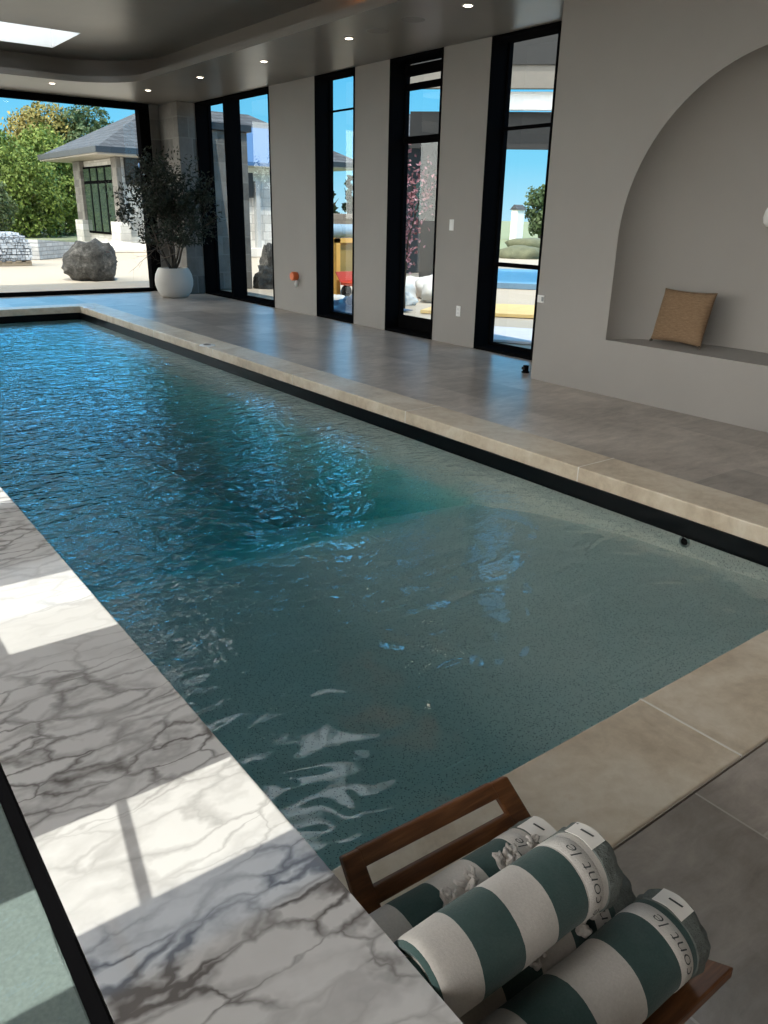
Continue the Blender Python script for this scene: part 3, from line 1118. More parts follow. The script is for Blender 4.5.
def make_towel(label, x0, x1, y, z, r, bounds, first_green, band, tag_ang, text_ang, tassels, rz=0.0, seed=1, tag_on=True):
    """a rolled towel along X; positions in world coordinates, its thing stands at the roll's centre"""
    rg = np.random.default_rng(seed)
    cx = (x0 + x1) / 2
    t = thing('rolled_towel', label, 'towel', (cx, y, z), 'rolled green and white striped towels')
    t.rotation_euler = (0, 0, rz)
    L = x1 - x0
    h = L / 2
    ph = rg.uniform(0, 6.28, 6)

    def rad(a, x):
        return 1 + 0.018 * math.sin(a * 2 + ph[0]) + 0.010 * math.sin(3 * a + ph[1] + x * 18) + 0.012 * math.sin(x * 26 + ph[2] + math.sin(a)) + 0.006 * math.sin(5 * a + x * 40 + ph[3])
    xb0, xb1 = band[0] - cx, band[1] - cx
    body_end = xb1 + 0.022
    pr = [(0.0, -h + 0.006), (r * 0.25, -h + 0.002), (r * 0.30, -h + 0.008), (r * 0.55, -h + 0.001), (r * 0.60, -h + 0.008), (r * 0.86, -h), (r * 0.97, -h + 0.006)]
    for xx in np.linspace(-h + 0.02, body_end, 36):
        pr.append((r, float(xx)))
    pr.append((r * 0.9, body_end + 0.004))
    pr.append((0.0, body_end + 0.002))
    b = MB()
    b.lathe(pr, n=64, axis='X', jit=lambda a, x: rad(a, x))
    # outer flap edge of the roll: a lip running along the length
    fa = math.radians(-65)
    fl_ = []
    body = b.build('roll', mat_towel([q - cx for q in bounds], first_green), None, smooth=0.9)
    body.parent = t
    # printed band just proud of the roll
    b = MB()
    n_ = 72
    vs, fs = [], []
    for xx, k in ((xb0, 1.003), (xb0 + 0.001, 1.014), ((xb0 + xb1) / 2, 1.016), (xb1 - 0.001, 1.014), (xb1, 1.003)):
        for j in range(n_):
            a = 2 * math.pi * j / n_
            rr = r * k * rad(a, xx)
            vs.append((xx, rr * math.cos(a), rr * math.sin(a)))
    for i in range(4):
        for j in range(n_):
            fs.append((i * n_ + j, i * n_ + (j + 1) % n_, (i + 1) * n_ + (j + 1) % n_, (i + 1) * n_ + j))
    b.add(vs, fs)
    bd = b.build('printed_band', M['band'], None, smooth=True)
    bd.parent = t
    # lettering bent round the band
    me = text_mesh('le cont le', (xb1 - xb0) * 1.12)
    co = np.empty(len(me.vertices) * 3)
    me.vertices.foreach_get('co', co)
    co = co.reshape(-1, 3)
    out = np.empty_like(co)
    for i, (u, v, _) in enumerate(co):
        a = math.radians(text_ang) - u / r
        xx = xb1 - 0.008 - v * 0.78
        rr = r * 1.017 * rad(a, xx) + 0.0006
        out[i] = (xx, rr * math.cos(a), rr * math.sin(a))
    me.vertices.foreach_set('co', out.ravel())
    me.materials.append(M['ink'])
    lt = bpy.data.objects.new('lettering', me)
    COL.objects.link(lt)
    lt.parent = bd
    # thick crumpled hem at the right end
    hp = []
    xe = h
    lo = body_end - 0.012
    prof_h = [(0.94, lo), (1.035, lo + 0.004), (1.045, (lo + xe) / 2), (1.06, xe - 0.010), (0.99, xe), (0.86, xe - 0.003), (0.80, xe - 0.013), (0.70, xe - 0.004), (0.58, xe - 0.002), (0.52, xe - 0.012), (0.40, xe - 0.004), (0.26, xe - 0.004), (0.2, xe - 0.012), (0.0, xe - 0.006)]
    b = MB()

    def hj(a, x):
        s_ = max(0.0, (x - lo) / (xe - lo))
        return rad(a, x) * (1 + s_ * (0.035 * math.sin(7 * a + ph[4]) + 0.022 * math.sin(11 * a + ph[5]) + 0.012 * math.sin(17 * a + ph[1])))
    b.lathe([(r * q, xx) for q, xx in prof_h], n=88, axis='X', jit=hj)
    hm = b.build('hem', M['hem'], None, smooth=0.9)
    hm.parent = t
    # care label folded over the hem
    if tag_on:
        b = MB()
        a0, a1 = math.radians(tag_ang), math.radians(tag_ang + 47)
        rows, colsn = 7, 5
        vs, fs = [], []
        xa, xb_ = body_end - 0.012, xe - 0.006
        for thick in (1.085, 1.10):
            for i in range(rows):
                a = a0 + (a1 - a0) * i / (rows - 1)
                for j in range(colsn):
                    xx = xa + (xb_ - xa) * j / (colsn - 1)
                    rr = r * (thick + 0.012 * math.sin(i * 1.3 + ph[2]) + 0.02 * (j / (colsn - 1)) ** 2)
                    vs.append((xx, rr * math.cos(a), rr * math.sin(a)))
        K = rows * colsn
        for i in range(rows - 1):
            for j in range(colsn - 1):
                q = (i * colsn + j, i * colsn + j + 1, (i + 1) * colsn + j + 1, (i + 1) * colsn + j)
                fs.append(q)
                fs.append(tuple(K + v for v in q[::-1]))
        edge = [i * colsn for i in range(rows)] + [(rows - 1) * colsn + j for j in range(1, colsn)] + [i * colsn + colsn - 1 for i in range(rows - 2, -1, -1)] + [j for j in range(colsn - 2, 0, -1)]
        for i in range(len(edge)):
            p_, q_ = edge[i], edge[(i + 1) % len(edge)]
            fs.append((p_, q_, K + q_, K + p_))
        b.add(vs, fs)
        tg = b.build('care_label', M['tag'], None, smooth=0.6)
        tg.parent = t
        # the small dark mark on the label
        b = MB()
        am = (a0 + a1) / 2 + 0.06
        vs = []
        for (da, dx_) in ((-0.16, -0.0016), (0.16, -0.0016), (0.16, 0.0026), (-0.16, 0.0026)):
            a = am + da
            rr = r * 1.15
            vs.append(((xa + xb_) / 2 + dx_ + da * 0.012, rr * math.cos(a), rr * math.sin(a)))
        b.add(vs, [(0, 1, 2, 3)])
        mk = b.build('printed_mark', M['ink'], None)
        mk.parent = tg
    # knotted tassels of the fringe along the roll
    for (tx, ta, big) in tassels:
        b = MB()
        a = math.radians(ta)
        base = Vector((tx - cx, r * 0.99 * math.cos(a), r * 0.99 * math.sin(a)))
        nrm = Vector((0, math.cos(a), math.sin(a)))
        tan = Vector((0, -math.sin(a), math.cos(a)))
        for s_ in range(4):
            d = (nrm * rg.uniform(0.5, 1.0) + tan * rg.uniform(-0.9, 0.6) + Vector((1, 0, 0)) * rg.uniform(-0.8, 0.8)).normalized()
            p1 = base + d * 0.010 * big
            p2 = p1 + (d + tan * rg.uniform(-1.2, 0.2) + Vector((rg.uniform(-1, 1), 0, 0))).normalized() * 0.011 * big
            p3 = p2 + (tan * -0.8 + Vector((rg.uniform(-1, 1), 0, 0)) + nrm * rg.uniform(-0.5, 0.3)).normalized() * 0.009 * big
            b.tube([base, p1, p2, p3], [0.0042 * big, 0.0058 * big, 0.0046 * big, 0.0022 * big], n=8)
        b.lathe([(0.0, -0.007 * big), (0.006 * big, -0.004 * big), (0.0075 * big, 0.0), (0.006 * big, 0.004 * big), (0.0, 0.007 * big)], c=base + nrm * 0.004, n=10)
        ts = b.build('tassel', M['tassel'], None, smooth=True)
        ts.parent = t
    return t


R_ = 0.066
TOWELS = [
    ('rolled striped towel at the back, lying under the chair back rails', 0.900, 0.677, 0.4415, 1.0, [0.574, 0.650, 0.733, 0.812], False, (0.812, 0.842), 62, 200,
     [(0.640, 112, 1.0), (0.652, 106, 0.8), (0.690, 106, 1.0), (0.708, 98, 0.8), (0.765, 106, 1.0), (0.785, 110, 1.1), (0.795, 98, 0.8), (0.842, 104, 0.8)], 3),
    ('topmost rolled striped towel, lying across two others', 0.858, 0.556, 0.541, 1.0, [0.499, 0.566, 0.643, 0.712, 0.777], True, (0.780, 0.812), 62, 212, [], 5),
    ('half hidden rolled striped towel wedged beneath the topmost one', 0.925, 0.560, 0.4400, 0.94, [0.625, 0.70, 0.775], False, (0.826, 0.860), 66, 230,
     [(0.690, 138, 0.9), (0.715, 132, 0.8), (0.79, 140, 1.1), (0.825, 132, 1.3), (0.84, 120, 1.0)], 8),
    ('rolled striped towel nearest the viewer on the front slats', 0.947, 0.446, 0.4425, 1.0, [0.60, 0.69, 0.787], False, (0.868, 0.900), 66, 212, [], 11)]
for (lab, x1_, y_, z_, rk_, bd_, fg_, band_, ta_, xa_, tas_, sd_) in TOWELS:
    KS = 1.061 if z_ > 0.5 else 1.082      # the top roll rests higher, so nearer
    c_ = K3(0, y_, z_)
    make_towel(lab, 0.523 if z_ > 0.5 else 0.527, x1_ * KS, c_.y, c_.z, R_ * rk_ * KS / 1.082, [v * KS for v in bd_], fg_, (band_[0] * KS, band_[1] * KS), ta_, xa_, [(q_[0] * KS, q_[1], q_[2] * 1.08) for q_ in tas_], seed=sd_)

# ------------------------------------------------------------------ cushion in the niche
M['jute'] = None
t = NT('woven_jute')
p = t.obj()
wv = t.n('TexWave', Vector=t.mapv(p, (1, 1, 1)), Scale=42.0, Distortion=3.0, Detail=3)
wv.bands_direction = 'Z'
nn = t.noise(t.mapv(p, (12, 12, 60)), 2.0, 5, 0.7)
cc = t.ramp(t.math('ADD', t.math('MULTIPLY', wv.outputs[1], 0.35), t.math('MULTIPLY', nn, 0.65)), [(0.25, (0.15, 0.085, 0.042)), (0.55, (0.29, 0.185, 0.105)), (0.8, (0.40, 0.275, 0.17))])
t.set(Base__Color=cc, Roughness=0.9, Normal=t.bump(t.math('ADD', wv.outputs[1], nn), 0.5, 0.006))
M['jute'] = t.m


def pillow_mesh(w, h, d, nu=26):
    vs, fs = [], []
    for side in (1, -1):
        for i in range(nu + 1):
            for j in range(nu + 1):
                u, v = 2 * i / nu - 1, 2 * j / nu - 1
                prof_ = ((1 - abs(u) ** 2.6) * (1 - abs(v) ** 2.6)) ** 0.55
                pin = 1 - 0.06 * (1 - abs(v) ** 2) * abs(u) ** 6
                pin2 = 1 - 0.06 * (1 - abs(u) ** 2) * abs(v) ** 6
                vs.append((u * w / 2 * pin, side * d / 2 * prof_, v * h / 2 * pin2))
    K = (nu + 1) ** 2
    for s_ in (0, 1):
        for i in range(nu):
            for j in range(nu):
                a_ = s_ * K + i * (nu + 1) + j
                q = (a_, a_ + nu + 1, a_ + nu + 2, a_ + 1)
                fs.append(q if s_ else q[::-1])
    return vs, fs


cush = thing('cushion', 'square brown woven jute cushion leaning in the arched wall niche', 'cushion', (6.15, 3.89, NS))
b = MB()
b.add(*pillow_mesh(0.52, 0.45, 0.15))
bm_o = b.build('cover', M['jute'], None, smooth=True)
bm = bmesh.new()
bm.from_mesh(bm_o.data)
bmesh.ops.remove_doubles(bm, verts=bm.verts, dist=1e-4)
bmesh.ops.recalc_face_normals(bm, faces=bm.faces)
bm.to_mesh(bm_o.data)
bm.free()
bm_o.data.transform(Matrix.Rotation(math.radians(90), 4, 'Z'))
bm_o.data.transform(Matrix.Rotation(math.radians(14), 4, 'Y'))
bm_o.data.transform(Matrix.Translation((0, 0, 0.24)))
bm_o.parent = cush
for (cy, cz, cx_) in ((-0.24, 0.025, -0.055), (0.24, 0.025, -0.055)):
    b = MB()
    b.tube([(cx_, cy, cz), (cx_ - 0.004, cy * 1.06, cz - 0.008), (cx_ - 0.01, cy * 1.09, cz - 0.015)], [0.012, 0.010, 0.004], n=8)
    tt = b.build('corner_tuft', M['bark'], None, smooth=True)
    tt.parent = cush
cush.rotation_euler = (0, 0, math.radians(-4))

# wall lamp in the niche, half out of frame
lamp = thing('wall_lamp', 'white glass wall lamp on the niche back wall, at the right picture edge', 'wall lamp', (ND, 3.375, 1.56))
b = MB()
b.lathe([(0.0, 0.0), (0.045, 0.0), (0.045, -0.012), (0.036, -0.018), (0.0, -0.018)], c=(ND, 3.375, 1.62), n=32, axis='X')
b.build('backplate', M['steel'], lamp, smooth=0.6)
b = MB()
b.tube([(ND - 0.015, 3.375, 1.62), (ND - 0.06, 3.375, 1.63), (ND - 0.09, 3.375, 1.66), (ND - 0.09, 3.375, 1.63)], 0.008, n=12)
b.build('arm', M['steel'], lamp, smooth=True)
b = MB()
b.lathe([(0.0, 0.10), (0.022, 0.10), (0.04, 0.075), (0.068, 0.02), (0.078, -0.03), (0.07, -0.07), (0.045, -0.098), (0.0, -0.105)], c=(ND - 0.09, 3.375, 1.57), n=36)
b.build('shade', plain('opal_glass', (0.86, 0.86, 0.84), 0.25, var=0.01), lamp, smooth=True)

# ------------------------------------------------------------------ small wall fittings
def plate_fitting(name, label, cat, loc, w, h, normal, inner_fn, group=None):
    r = thing(name, label, cat, loc, group)
    b = MB()
    x, y, z = loc
    if normal == 'x':
        b.box(x - 0.008, x, y - w / 2, y + w / 2, z - h / 2, z + h / 2)
    b.build('cover_plate', M['white'], r, bevel=0.003)
    inner_fn(r, x, y, z)
    return r


def rocker(r, x, y, z):
    b = MB()
    b.prism([(x - 0.008, y - 0.018, z - 0.034), (x - 0.013, y - 0.018, z - 0.034), (x - 0.009, y - 0.018, z + 0.034), (x - 0.008, y - 0.018, z + 0.034)], (0, 0.036, 0))
    b.build('rocker', M['white'], r)


def sockets(r, x, y, z):
    for dz in (-0.024, 0.024):
        b = MB()
        b.box(x - 0.011, x - 0.0078, y - 0.017, y + 0.017, z + dz - 0.014, z + dz + 0.014)
        b.build('socket', plain('socket_face', (0.7, 0.7, 0.69), 0.4), r, bevel=0.002)


plate_fitting('light_switch', 'white light switch plate on the pier right of the glazed door', 'light switch', (XW, 7.47, 1.40), 0.075, 0.125, 'x', rocker)
plate_fitting('wall_outlet', 'white power outlet low on the pier below the light switch', 'outlet', (XW, 7.27, 0.41), 0.075, 0.125, 'x', sockets)


def keypad(r, x, y, z):
    b = MB()
    b.box(x - 0.013, x - 0.0078, y - 0.038, y - 0.012, z - 0.02, z + 0.02)
    b.build('display', plain('grey_display', (0.35, 0.37, 0.37), 0.3), r, bevel=0.001)


plate_fitting('wall_control', 'small white control plate at the edge of the niche wall', 'control', (XN, 5.235, 0.775), 0.085, 0.07, 'x', keypad)
ex = thing('hose_valve', 'orange capped pipe stub on the wall between the first two windows', 'valve', (XW, 11.08, 0.54))
b = MB()
b.lathe([(0.0, -0.10), (0.055, -0.10), (0.068, -0.085), (0.068, -0.03), (0.06, 0.0)], c=(XW, 11.1, 0.56), n=28, axis='X')
b.build('cap', plain('orange_plastic', (0.75, 0.16, 0.04), 0.45), ex, smooth=0.6, label='orange cap')
b = MB()
b.tube([(XW - 0.03, 11.05, 0.50), (XW - 0.045, 11.05, 0.45), (XW - 0.045, 11.05, 0.40)], [0.022, 0.028, 0.016], n=14)
b.build('spout', M['white'], ex, smooth=True, label='white spout')
ds = thing('door_stop', 'small black door stop on the floor at the niche wall corner', 'door stop', (6.03, 5.52, 0))
b = MB()
b.lathe([(0.04, 0.001), (0.042, 0.012), (0.03, 0.016), (0.028, 0.06), (0.03, 0.075), (0.0, 0.08)], c=(6.03, 5.52, 0), n=24)
b.build('post', M['black'], ds, smooth=0.5)
b = MB()
b.box(5.985, 6.0, 5.50, 5.54, 0.035, 0.065)
b.build('bumper', plain('black_rubber', (0.012, 0.012, 0.012), 0.8), ds, bevel=0.004)

# pool fittings
for i, (x, y) in enumerate(((PX1 + 0.055, 8.71), (PX1 + 0.06, 13.12))):
    r = thing('skimmer_lid', ('round white lid set in the right coping stone', 'round white lid set in the far corner of the coping')[i], 'lid', (x, y, 0.003), 'white lids in the coping')
    b = MB()
    b.lathe([(0.0, 0.012), (0.075, 0.012), (0.09, 0.009), (0.095, 0.001), (0.0, 0.001)], c=(x, y, 0.003), n=36)
    b.build('disc', M['white'], r, smooth=0.5)
    b = MB()
    b.lathe([(0.045, 0.0121), (0.045, 0.014), (0.05, 0.014), (0.05, 0.0121)], c=(x, y, 0.003), n=36)
    b.build('ring', M['white'], r, smooth=0.5)
r = thing('pool_inlet', 'small round water inlet in the pool wall under the right coping', 'pool inlet', (PX1, 2.24, -0.228))
b = MB()
b.lathe([(0.034, 0.0), (0.034, -0.006), (0.024, -0.008), (0.022, 0.0)], c=(PX1, 2.24, -0.232), n=28, axis='X')
b.build('flange', plain('grey_plastic', (0.28, 0.3, 0.29), 0.4), r, smooth=0.5)
b = MB()
b.lathe([(0.022, -0.002), (0.018, -0.006), (0.012, -0.006), (0.010, -0.001), (0.0, -0.001)], c=(PX1, 2.24, -0.232), n=24, axis='X')
b.build('eyeball', M['black'], r, smooth=0.5)

# ------------------------------------------------------------------ downlights and ceiling speakers
glow = mat_emit('lamp_lens', (1.0, 0.86, 0.68), 9.0)


def make_downlight(loc, label):
    r = thing('downlight', label, 'downlight', loc, 'recessed downlights along the soffit')
    x, y, z = loc
    b = MB()
    b.lathe([(0.040, -0.001), (0.055, -0.001), (0.055, -0.006), (0.050, -0.008), (0.040, -0.006)], c=loc, n=28)
    b.build('trim_ring', M['white'], r, smooth=0.5)
    b = MB()
    b.lathe([(0.0, -0.012), (0.036, -0.010), (0.041, -0.0065), (0.0, -0.0035)], c=loc, n=24)
    b.build('lens', glow, r)
    return r


DL = [(5.558, 6.167), (5.568, 8.092), (5.559, 9.989), (5.498, 11.775), (5.436, 13.609), (4.055, 13.998)]
DLN = ['round downlight nearest the niche wall in the soffit', 'round downlight above the glazed side door', 'round downlight in front of the narrow window left of the door',
       'round downlight above the orange capped pipe stub', 'round downlight nearest the stone corner pier', 'round downlight over the far picture window']
first = make_downlight((*DL[0], ZC), DLN[0])
for (x, y), nm in zip(DL[1:], DLN[1:]):
    dup(first, (x, y, ZC), nm)
for (x, y) in DL:
    ld = bpy.data.lights.new('downlight_beam', 'SPOT')
    ld.energy = 8
    ld.spot_size = math.radians(110)
    ld.spot_blend = 0.9
    ld.color = (1.0, 0.80, 0.58)
    ld.shadow_soft_size = 0.04
    lo_ = bpy.data.objects.new('downlight_beam', ld)
    COL.objects.link(lo_)
    lo_.location = (x, y, ZC - 0.02)
sp_m = plain('speaker_grille', (0.20, 0.185, 0.165), 0.6, var=0.05)
for i, (x, y) in enumerate(((5.595, 7.594), (5.548, 6.95))):
    b = MB()
    b.lathe([(0.0, -0.004), (0.105, -0.004), (0.115, -0.003), (0.118, -0.0005), (0.0, -0.0005)], c=(x, y, ZC), n=40)
    o = b.build('ceiling_speaker', sp_m, None, smooth=0.5)
    set_origin(o, (x, y, ZC))
    tag(o, ('flush round grille in the soffit, the one nearer the door', 'flush round grille in the soffit, the one nearer the niche wall')[i], 'speaker', 'flush ceiling grilles')

# ------------------------------------------------------------------ potted olive tree
def leaf_cloud(mb, pts, dirs, size, rg, asp=0.36, fold=0.25):
    for p_, d_ in zip(pts, dirs):
        d = Vector(d_).normalized()
        s_ = d.cross(Vector(rg.normal(size=3))).normalized()
        u = s_.cross(d)
        l = size * rg.uniform(0.7, 1.25)
        w = l * asp
        p = Vector(p_)
        a, e = p, p + d * l
        mid = p + d * l * 0.45
        mb.add([a, mid + s_ * w / 2 + u * w * fold, e, mid - s_ * w / 2 + u * w * fold], [(0, 1, 2), (0, 2, 3)])


PT = (5.87, 14.16)
tree = thing('potted_olive_tree', 'dark leafed indoor olive tree in a round pale pot by the stone corner', 'potted plant', (*PT, 0))
b = MB()
b.lathe([(0.20, 0.001), (0.245, 0.02), (0.30, 0.10), (0.338, 0.22), (0.342, 0.30), (0.325, 0.40), (0.285, 0.485), (0.262, 0.515), (0.238, 0.515), (0.245, 0.47), (0.0, 0.465)], c=(*PT, 0), n=56)
b.build('pot', M['pot'], tree, smooth=0.8)
b = MB()
b.lathe([(0.0, 0.49), (0.12, 0.487), (0.243, 0.472)], c=(*PT, 0), n=32, jit=lambda a, h: 1 + 0.01 * math.sin(9 * a))
b.build('soil', M['soil'], tree, smooth=True)
rg = np.random.default_rng(21)
tb, lb = MB(), MB()
tips = []


def grow(p, d, length, rad, depth):
    pts = [p]
    q, dd = Vector(p), Vector(d).normalized()
    steps = 5
    for k in range(steps):
        dd = (dd + Vector(rg.normal(size=3)) * 0.13 + Vector((0, 0, 0.05))).normalized()
        q = q + dd * length / steps
        pts.append(q.copy())
    rr = [rad * (1 - 0.5 * k / steps) for k in range(steps + 1)]
    tb.tube(pts, rr, n=7 if depth < 2 else 5)
    if depth >= 2:
        for k in range(1, len(pts)):
            tips.append((pts[k], dd, depth))
    if depth < 4:
        kids = 3 if depth < 3 else 2
        for k in range(kids):
            f = rg.uniform(0.45, 1.0)
            i = min(steps, max(1, int(f * steps)))
            nd = (dd * 0.8 + Vector(rg.normal(size=3)) * 0.55 + Vector((0, 0, 0.12))).normalized()
            grow(pts[i], nd, length * rg.uniform(0.55, 0.8), rr[i] * 0.68, depth + 1)


base = Vector((*PT, 0.47))
for (dx, dy, hgt, rad, off) in ((-0.46, -0.1, 0.75, 0.026, -0.03), (0.0, 0.05, 0.95, 0.028, 0.0), (0.10, -0.05, 0.85, 0.024, 0.03), (0.62, -0.22, 0.75, 0.024, 0.04), (-0.12, -0.1, 0.9, 0.022, 0.015), (-0.85, -0.22, 0.78, 0.018, -0.05), (0.30, 0.0, 0.85, 0.022, 0.0)):
    grow(base + Vector((off, off * 0.5, 0)), (dx * 1.1, dy, 1), hgt * 1.12, rad, 0)
nl = 0
for (p_, d_, dep) in tips:
    for _ in range(2):
        o_ = Vector(rg.normal(size=3)) * 0.045
        pp = Vector(p_) + o_
        if pp.x > XW - 0.1 or pp.y > YB - 0.12 or (pp.x > 6.15 and pp.y > 14.4):
            continue
        if pp.z < 0.95 or pp.z > 2.72:
            continue
        leaf_cloud(lb, [pp], [Vector(d_) * 0.5 + Vector(rg.normal(size=3)) * 0.7], 0.085, rg)
        nl += 1
tb.build('branches', M['bark'], tree, smooth=True)
lb.build('foliage', M['leaf'], tree, recalc=False)
print('olive leaves', nl, 'tips', len(tips))

# ------------------------------------------------------------------ outside, behind the far window
M['roof'] = mat_stone('slate_shingles', (0.05, 0.054, 0.062), (0.105, 0.11, 0.12), 0.5, 0.16, 'both', (0.042, 0.045, 0.05), ms=0.02)
M['gutter'] = plain('dark_gutter', (0.025, 0.03, 0.036), 0.5)
M['glassdark'] = plain('dark_window_glass', (0.05, 0.075, 0.06), 0.04, var=0.3, nscale=1.0)
M['darkpanel'] = plain('dark_wood_panel', (0.028, 0.027, 0.026), 0.7, var=0.2)
M['paver'] = plain('pale_limestone', (0.74, 0.70, 0.64), 0.8, var=0.07, nscale=3)
M['soffitwood'] = plain('pale_soffit', (0.42, 0.38, 0.33), 0.8)

bld = thing('stone_pavilion', 'single storey stone pavilion with dark hipped roof and tall windows behind the boulder', 'building', (17.2, 36.8, 0))
BX0, BX1, BY0, BY1 = 12.15, 22.3, 34.1, 39.6
b = MB()
b.box(BX0, BX1, BY0, BY1, 0, 3.45)
b.build('walls', M['whitestone'], bld)
# slate hipped roof
E_ = 1.25
ex0, ex1, ey0, ey1, ez = BX0 - E_, BX1 + E_, BY0 - E_, BY1 + E_, 3.72
hy = (ey1 - ey0) / 2
rh = ez + hy * 0.52
b = MB()
vs = [(ex0, ey0, ez), (ex1, ey0, ez), (ex1, ey1, ez), (ex0, ey1, ez), (ex0 + hy, ey0 + hy, rh), (ex1 - hy, ey0 + hy, rh)]
b.add(vs, [(0, 1, 5, 4), (1, 2, 5), (2, 3, 4, 5), (3, 0, 4)])
b.build('roof', M['roof'], bld, recalc=False)
b = MB()
b.box(ex0, ex1, ey0, ey1, 3.47, 3.52)
b.build('soffit', M['soffitwood'], bld)
b = MB()
for (a0, a1, c0, c1) in ((ex0 - 0.08, ex1 + 0.08, ey0 - 0.08, ey0 + 0.02), (ex0 - 0.08, ex1 + 0.08, ey1 - 0.02, ey1 + 0.08), (ex0 - 0.08, ex0 + 0.02, ey0, ey1), (ex1 - 0.02, ex1 + 0.08, ey0, ey1)):
    b.box(a0, a1, c0, c1, 3.52, 3.74)
b.build('gutter', M['gutter'], bld)
# left face: band of four tall panes between stone piers
wy0, wy1 = BY0 + 0.5, BY1 - 1.1
b = MB()
b.box(BX0 - 0.10, BX0 - 0.02, wy0, wy1, 0.45, 3.2)
fr_ = b.build('window', M['black'], bld)
nb = 4
for k in range(nb):
    ya, yb_ = wy0 + (wy1 - wy0) * k / nb + 0.12, wy0 + (wy1 - wy0) * (k + 1) / nb - 0.12
    for (za, zb) in ((0.55, 2.5), (2.62, 3.12)):
        b = MB()
        b.box(BX0 - 0.13, BX0 - 0.09, ya, yb_, za, zb)
        b.build('pane', M['glassdark'], fr_)
for (ya, yb_, nm, x0_, x1_, h_, m_) in ((BY0 - 0.2, BY0 + 0.4, 'corner_pier', 0.2, 0.0, 3.45, 'pierstone'), (BY1 - 1.0, BY1, 'corner_pier', 0.2, 0.0, 3.45, 'pierstone'),
                                        (BY0 - 0.4, BY0 + 0.65, 'pier_base', 0.35, 0.1, 1.0, 'whitestone'), (BY1 - 1.05, BY1, 'pier_base', 0.35, 0.1, 1.0, 'whitestone')):
    b = MB()
    b.box(BX0 - x0_, BX0 + x1_, ya, yb_, 0, h_)
    b.build(nm, M[m_], bld)
b = MB()
b.box(BX0 + 0.2, BX0 + 2.2, BY0 - 0.06, BY0, 2.45, 3.45)
b.build('dark_panel', M['darkpanel'], bld)

tr = thing('stone_terrace', 'low pale stone terrace with steps in front of the pavilion', 'terrace', (10.0, 30, 0))
b = MB()
b.prism([(6.62, 26.2, 0), (6.62, 26.2, 0.58), (9.75, 29.45, 0.30), (9.75, 29.45, 0)], (-0.35, 0.35, 0))
b.build('retaining_wall', mat_stone('stacked_ledge_stone', (0.34, 0.34, 0.34), (0.56, 0.56, 0.56), 0.5, 0.12, 'both', (0.28, 0.28, 0.28), ms=0.015), tr)
b = MB()
b.box(9.9, 11.8, 30.6, 33.6, 0, 0.24)
b.build('landing', M['paver'], tr, bevel=0.02)
b = MB()
b.box(9.9, 11.8, 29.9, 30.6, 0, 0.12)
b.build('step', M['paver'], tr, bevel=0.02)

# boulder
rk = NT('weathered_rock')
p = rk.obj()
n1 = rk.noise(p, 4, 10, 0.72, 0.5)
n2 = rk.noise(p, 13, 8, 0.7)
rk.set(Base__Color=rk.ramp(rk.math('ADD', rk.math('MULTIPLY', n1, 0.6), rk.math('MULTIPLY', n2, 0.4)), [(0.40, (0.012, 0.012, 0.011)), (0.53, (0.06, 0.057, 0.052)), (0.64, (0.19, 0.18, 0.165))]), Roughness=0.95, Normal=rk.bump(n2, 0.8, 0.05))
M['rock'] = rk.m


def rock(name, loc, sx, sy, sz, seed, mat, label, cat, group=None, detail=4, amp=0.28, parent=None):
    bm = bmesh.new()
    bmesh.ops.create_icosphere(bm, subdivisions=detail, radius=1)
    rg_ = np.random.default_rng(seed)
    fr = [(Vector(rg_.normal(size=3)) * s, rg_.uniform(0, 6.3), a) for s, a in ((1.4, 1), (1.8, 0.8), (2.6, 0.5), (3.6, 0.4), (5.5, 0.22), (8, 0.16), (12, 0.1))]
    for v in bm.verts:
        c = v.co.copy()
        d = sum(a * math.sin(f.dot(c) + ph_) for f, ph_, a in fr) / 2.2
        d -= 0.45 * abs(math.sin(fr[2][0].dot(c) * 1.3)) + 0.45 * abs(math.sin(fr[3][0].dot(c) * 1.7 + 1)) - 0.5
        k = 1 + amp * d
        # facets
        v.co = Vector((c.x * k * sx, c.y * k * sy, max(-0.45, c.z * k) * sz))
    zmin = min(v.co.z for v in bm.verts)
    for v in bm.verts:
        v.co.z -= zmin
    me = bpy.data.meshes.new(name)
    bm.to_mesh(me)
    bm.free()
    me.shade_smooth()
    me.materials.append(mat)
    o = bpy.data.objects.new(name, me)
    COL.objects.link(o)
    o.location = loc
    if label:
        tag(o, label, cat, group)
    return o


rock('boulder', (5.84, 18.6, -0.03), 0.60, 0.5, 0.60, 4, M['rock'], 'rugged dark grey boulder on the sand outside the far window', 'boulder')

# pallet of wrapped wall stone
pal = thing('stone_pallet', 'pallet stacked with pale wall stone at the left edge outside', 'pallet', (4.9, 24.2, 0))
b = MB()
for y in (23.7, 24.2, 24.7):
    b.box(4.1, 5.75, y - 0.06, y + 0.06, 0.0, 0.10)
for k in range(7):
    b.box(4.1 + 0.25 * k, 4.1 + 0.25 * k + 0.14, 23.62, 24.78, 0.10, 0.13)
b.build('pallet_boards', plain('weathered_pine', (0.30, 0.24, 0.17), 0.9), pal)
b = MB()
rg = np.random.default_rng(5)
for lay in range(9):
    z0 = 0.13 + lay * 0.08
    ins = (0.02, 0.0, 0.0, 0.0, 0.0, 0.02, 0.05, 0.10, 0.2)[lay]
    x = 4.08 + ins
    while x < 5.76 - ins:
        w_ = rg.uniform(0.07, 0.17)
        for yy in (23.60 + ins, 23.98, 24.40):
            dz = rg.uniform(-0.012, 0.012)
            b.box(x, min(x + w_ - 0.012, 5.78 - ins), yy + rg.uniform(-0.02, 0.02), yy + 0.37, z0 + dz, z0 + 0.07 + dz)
        x += w_
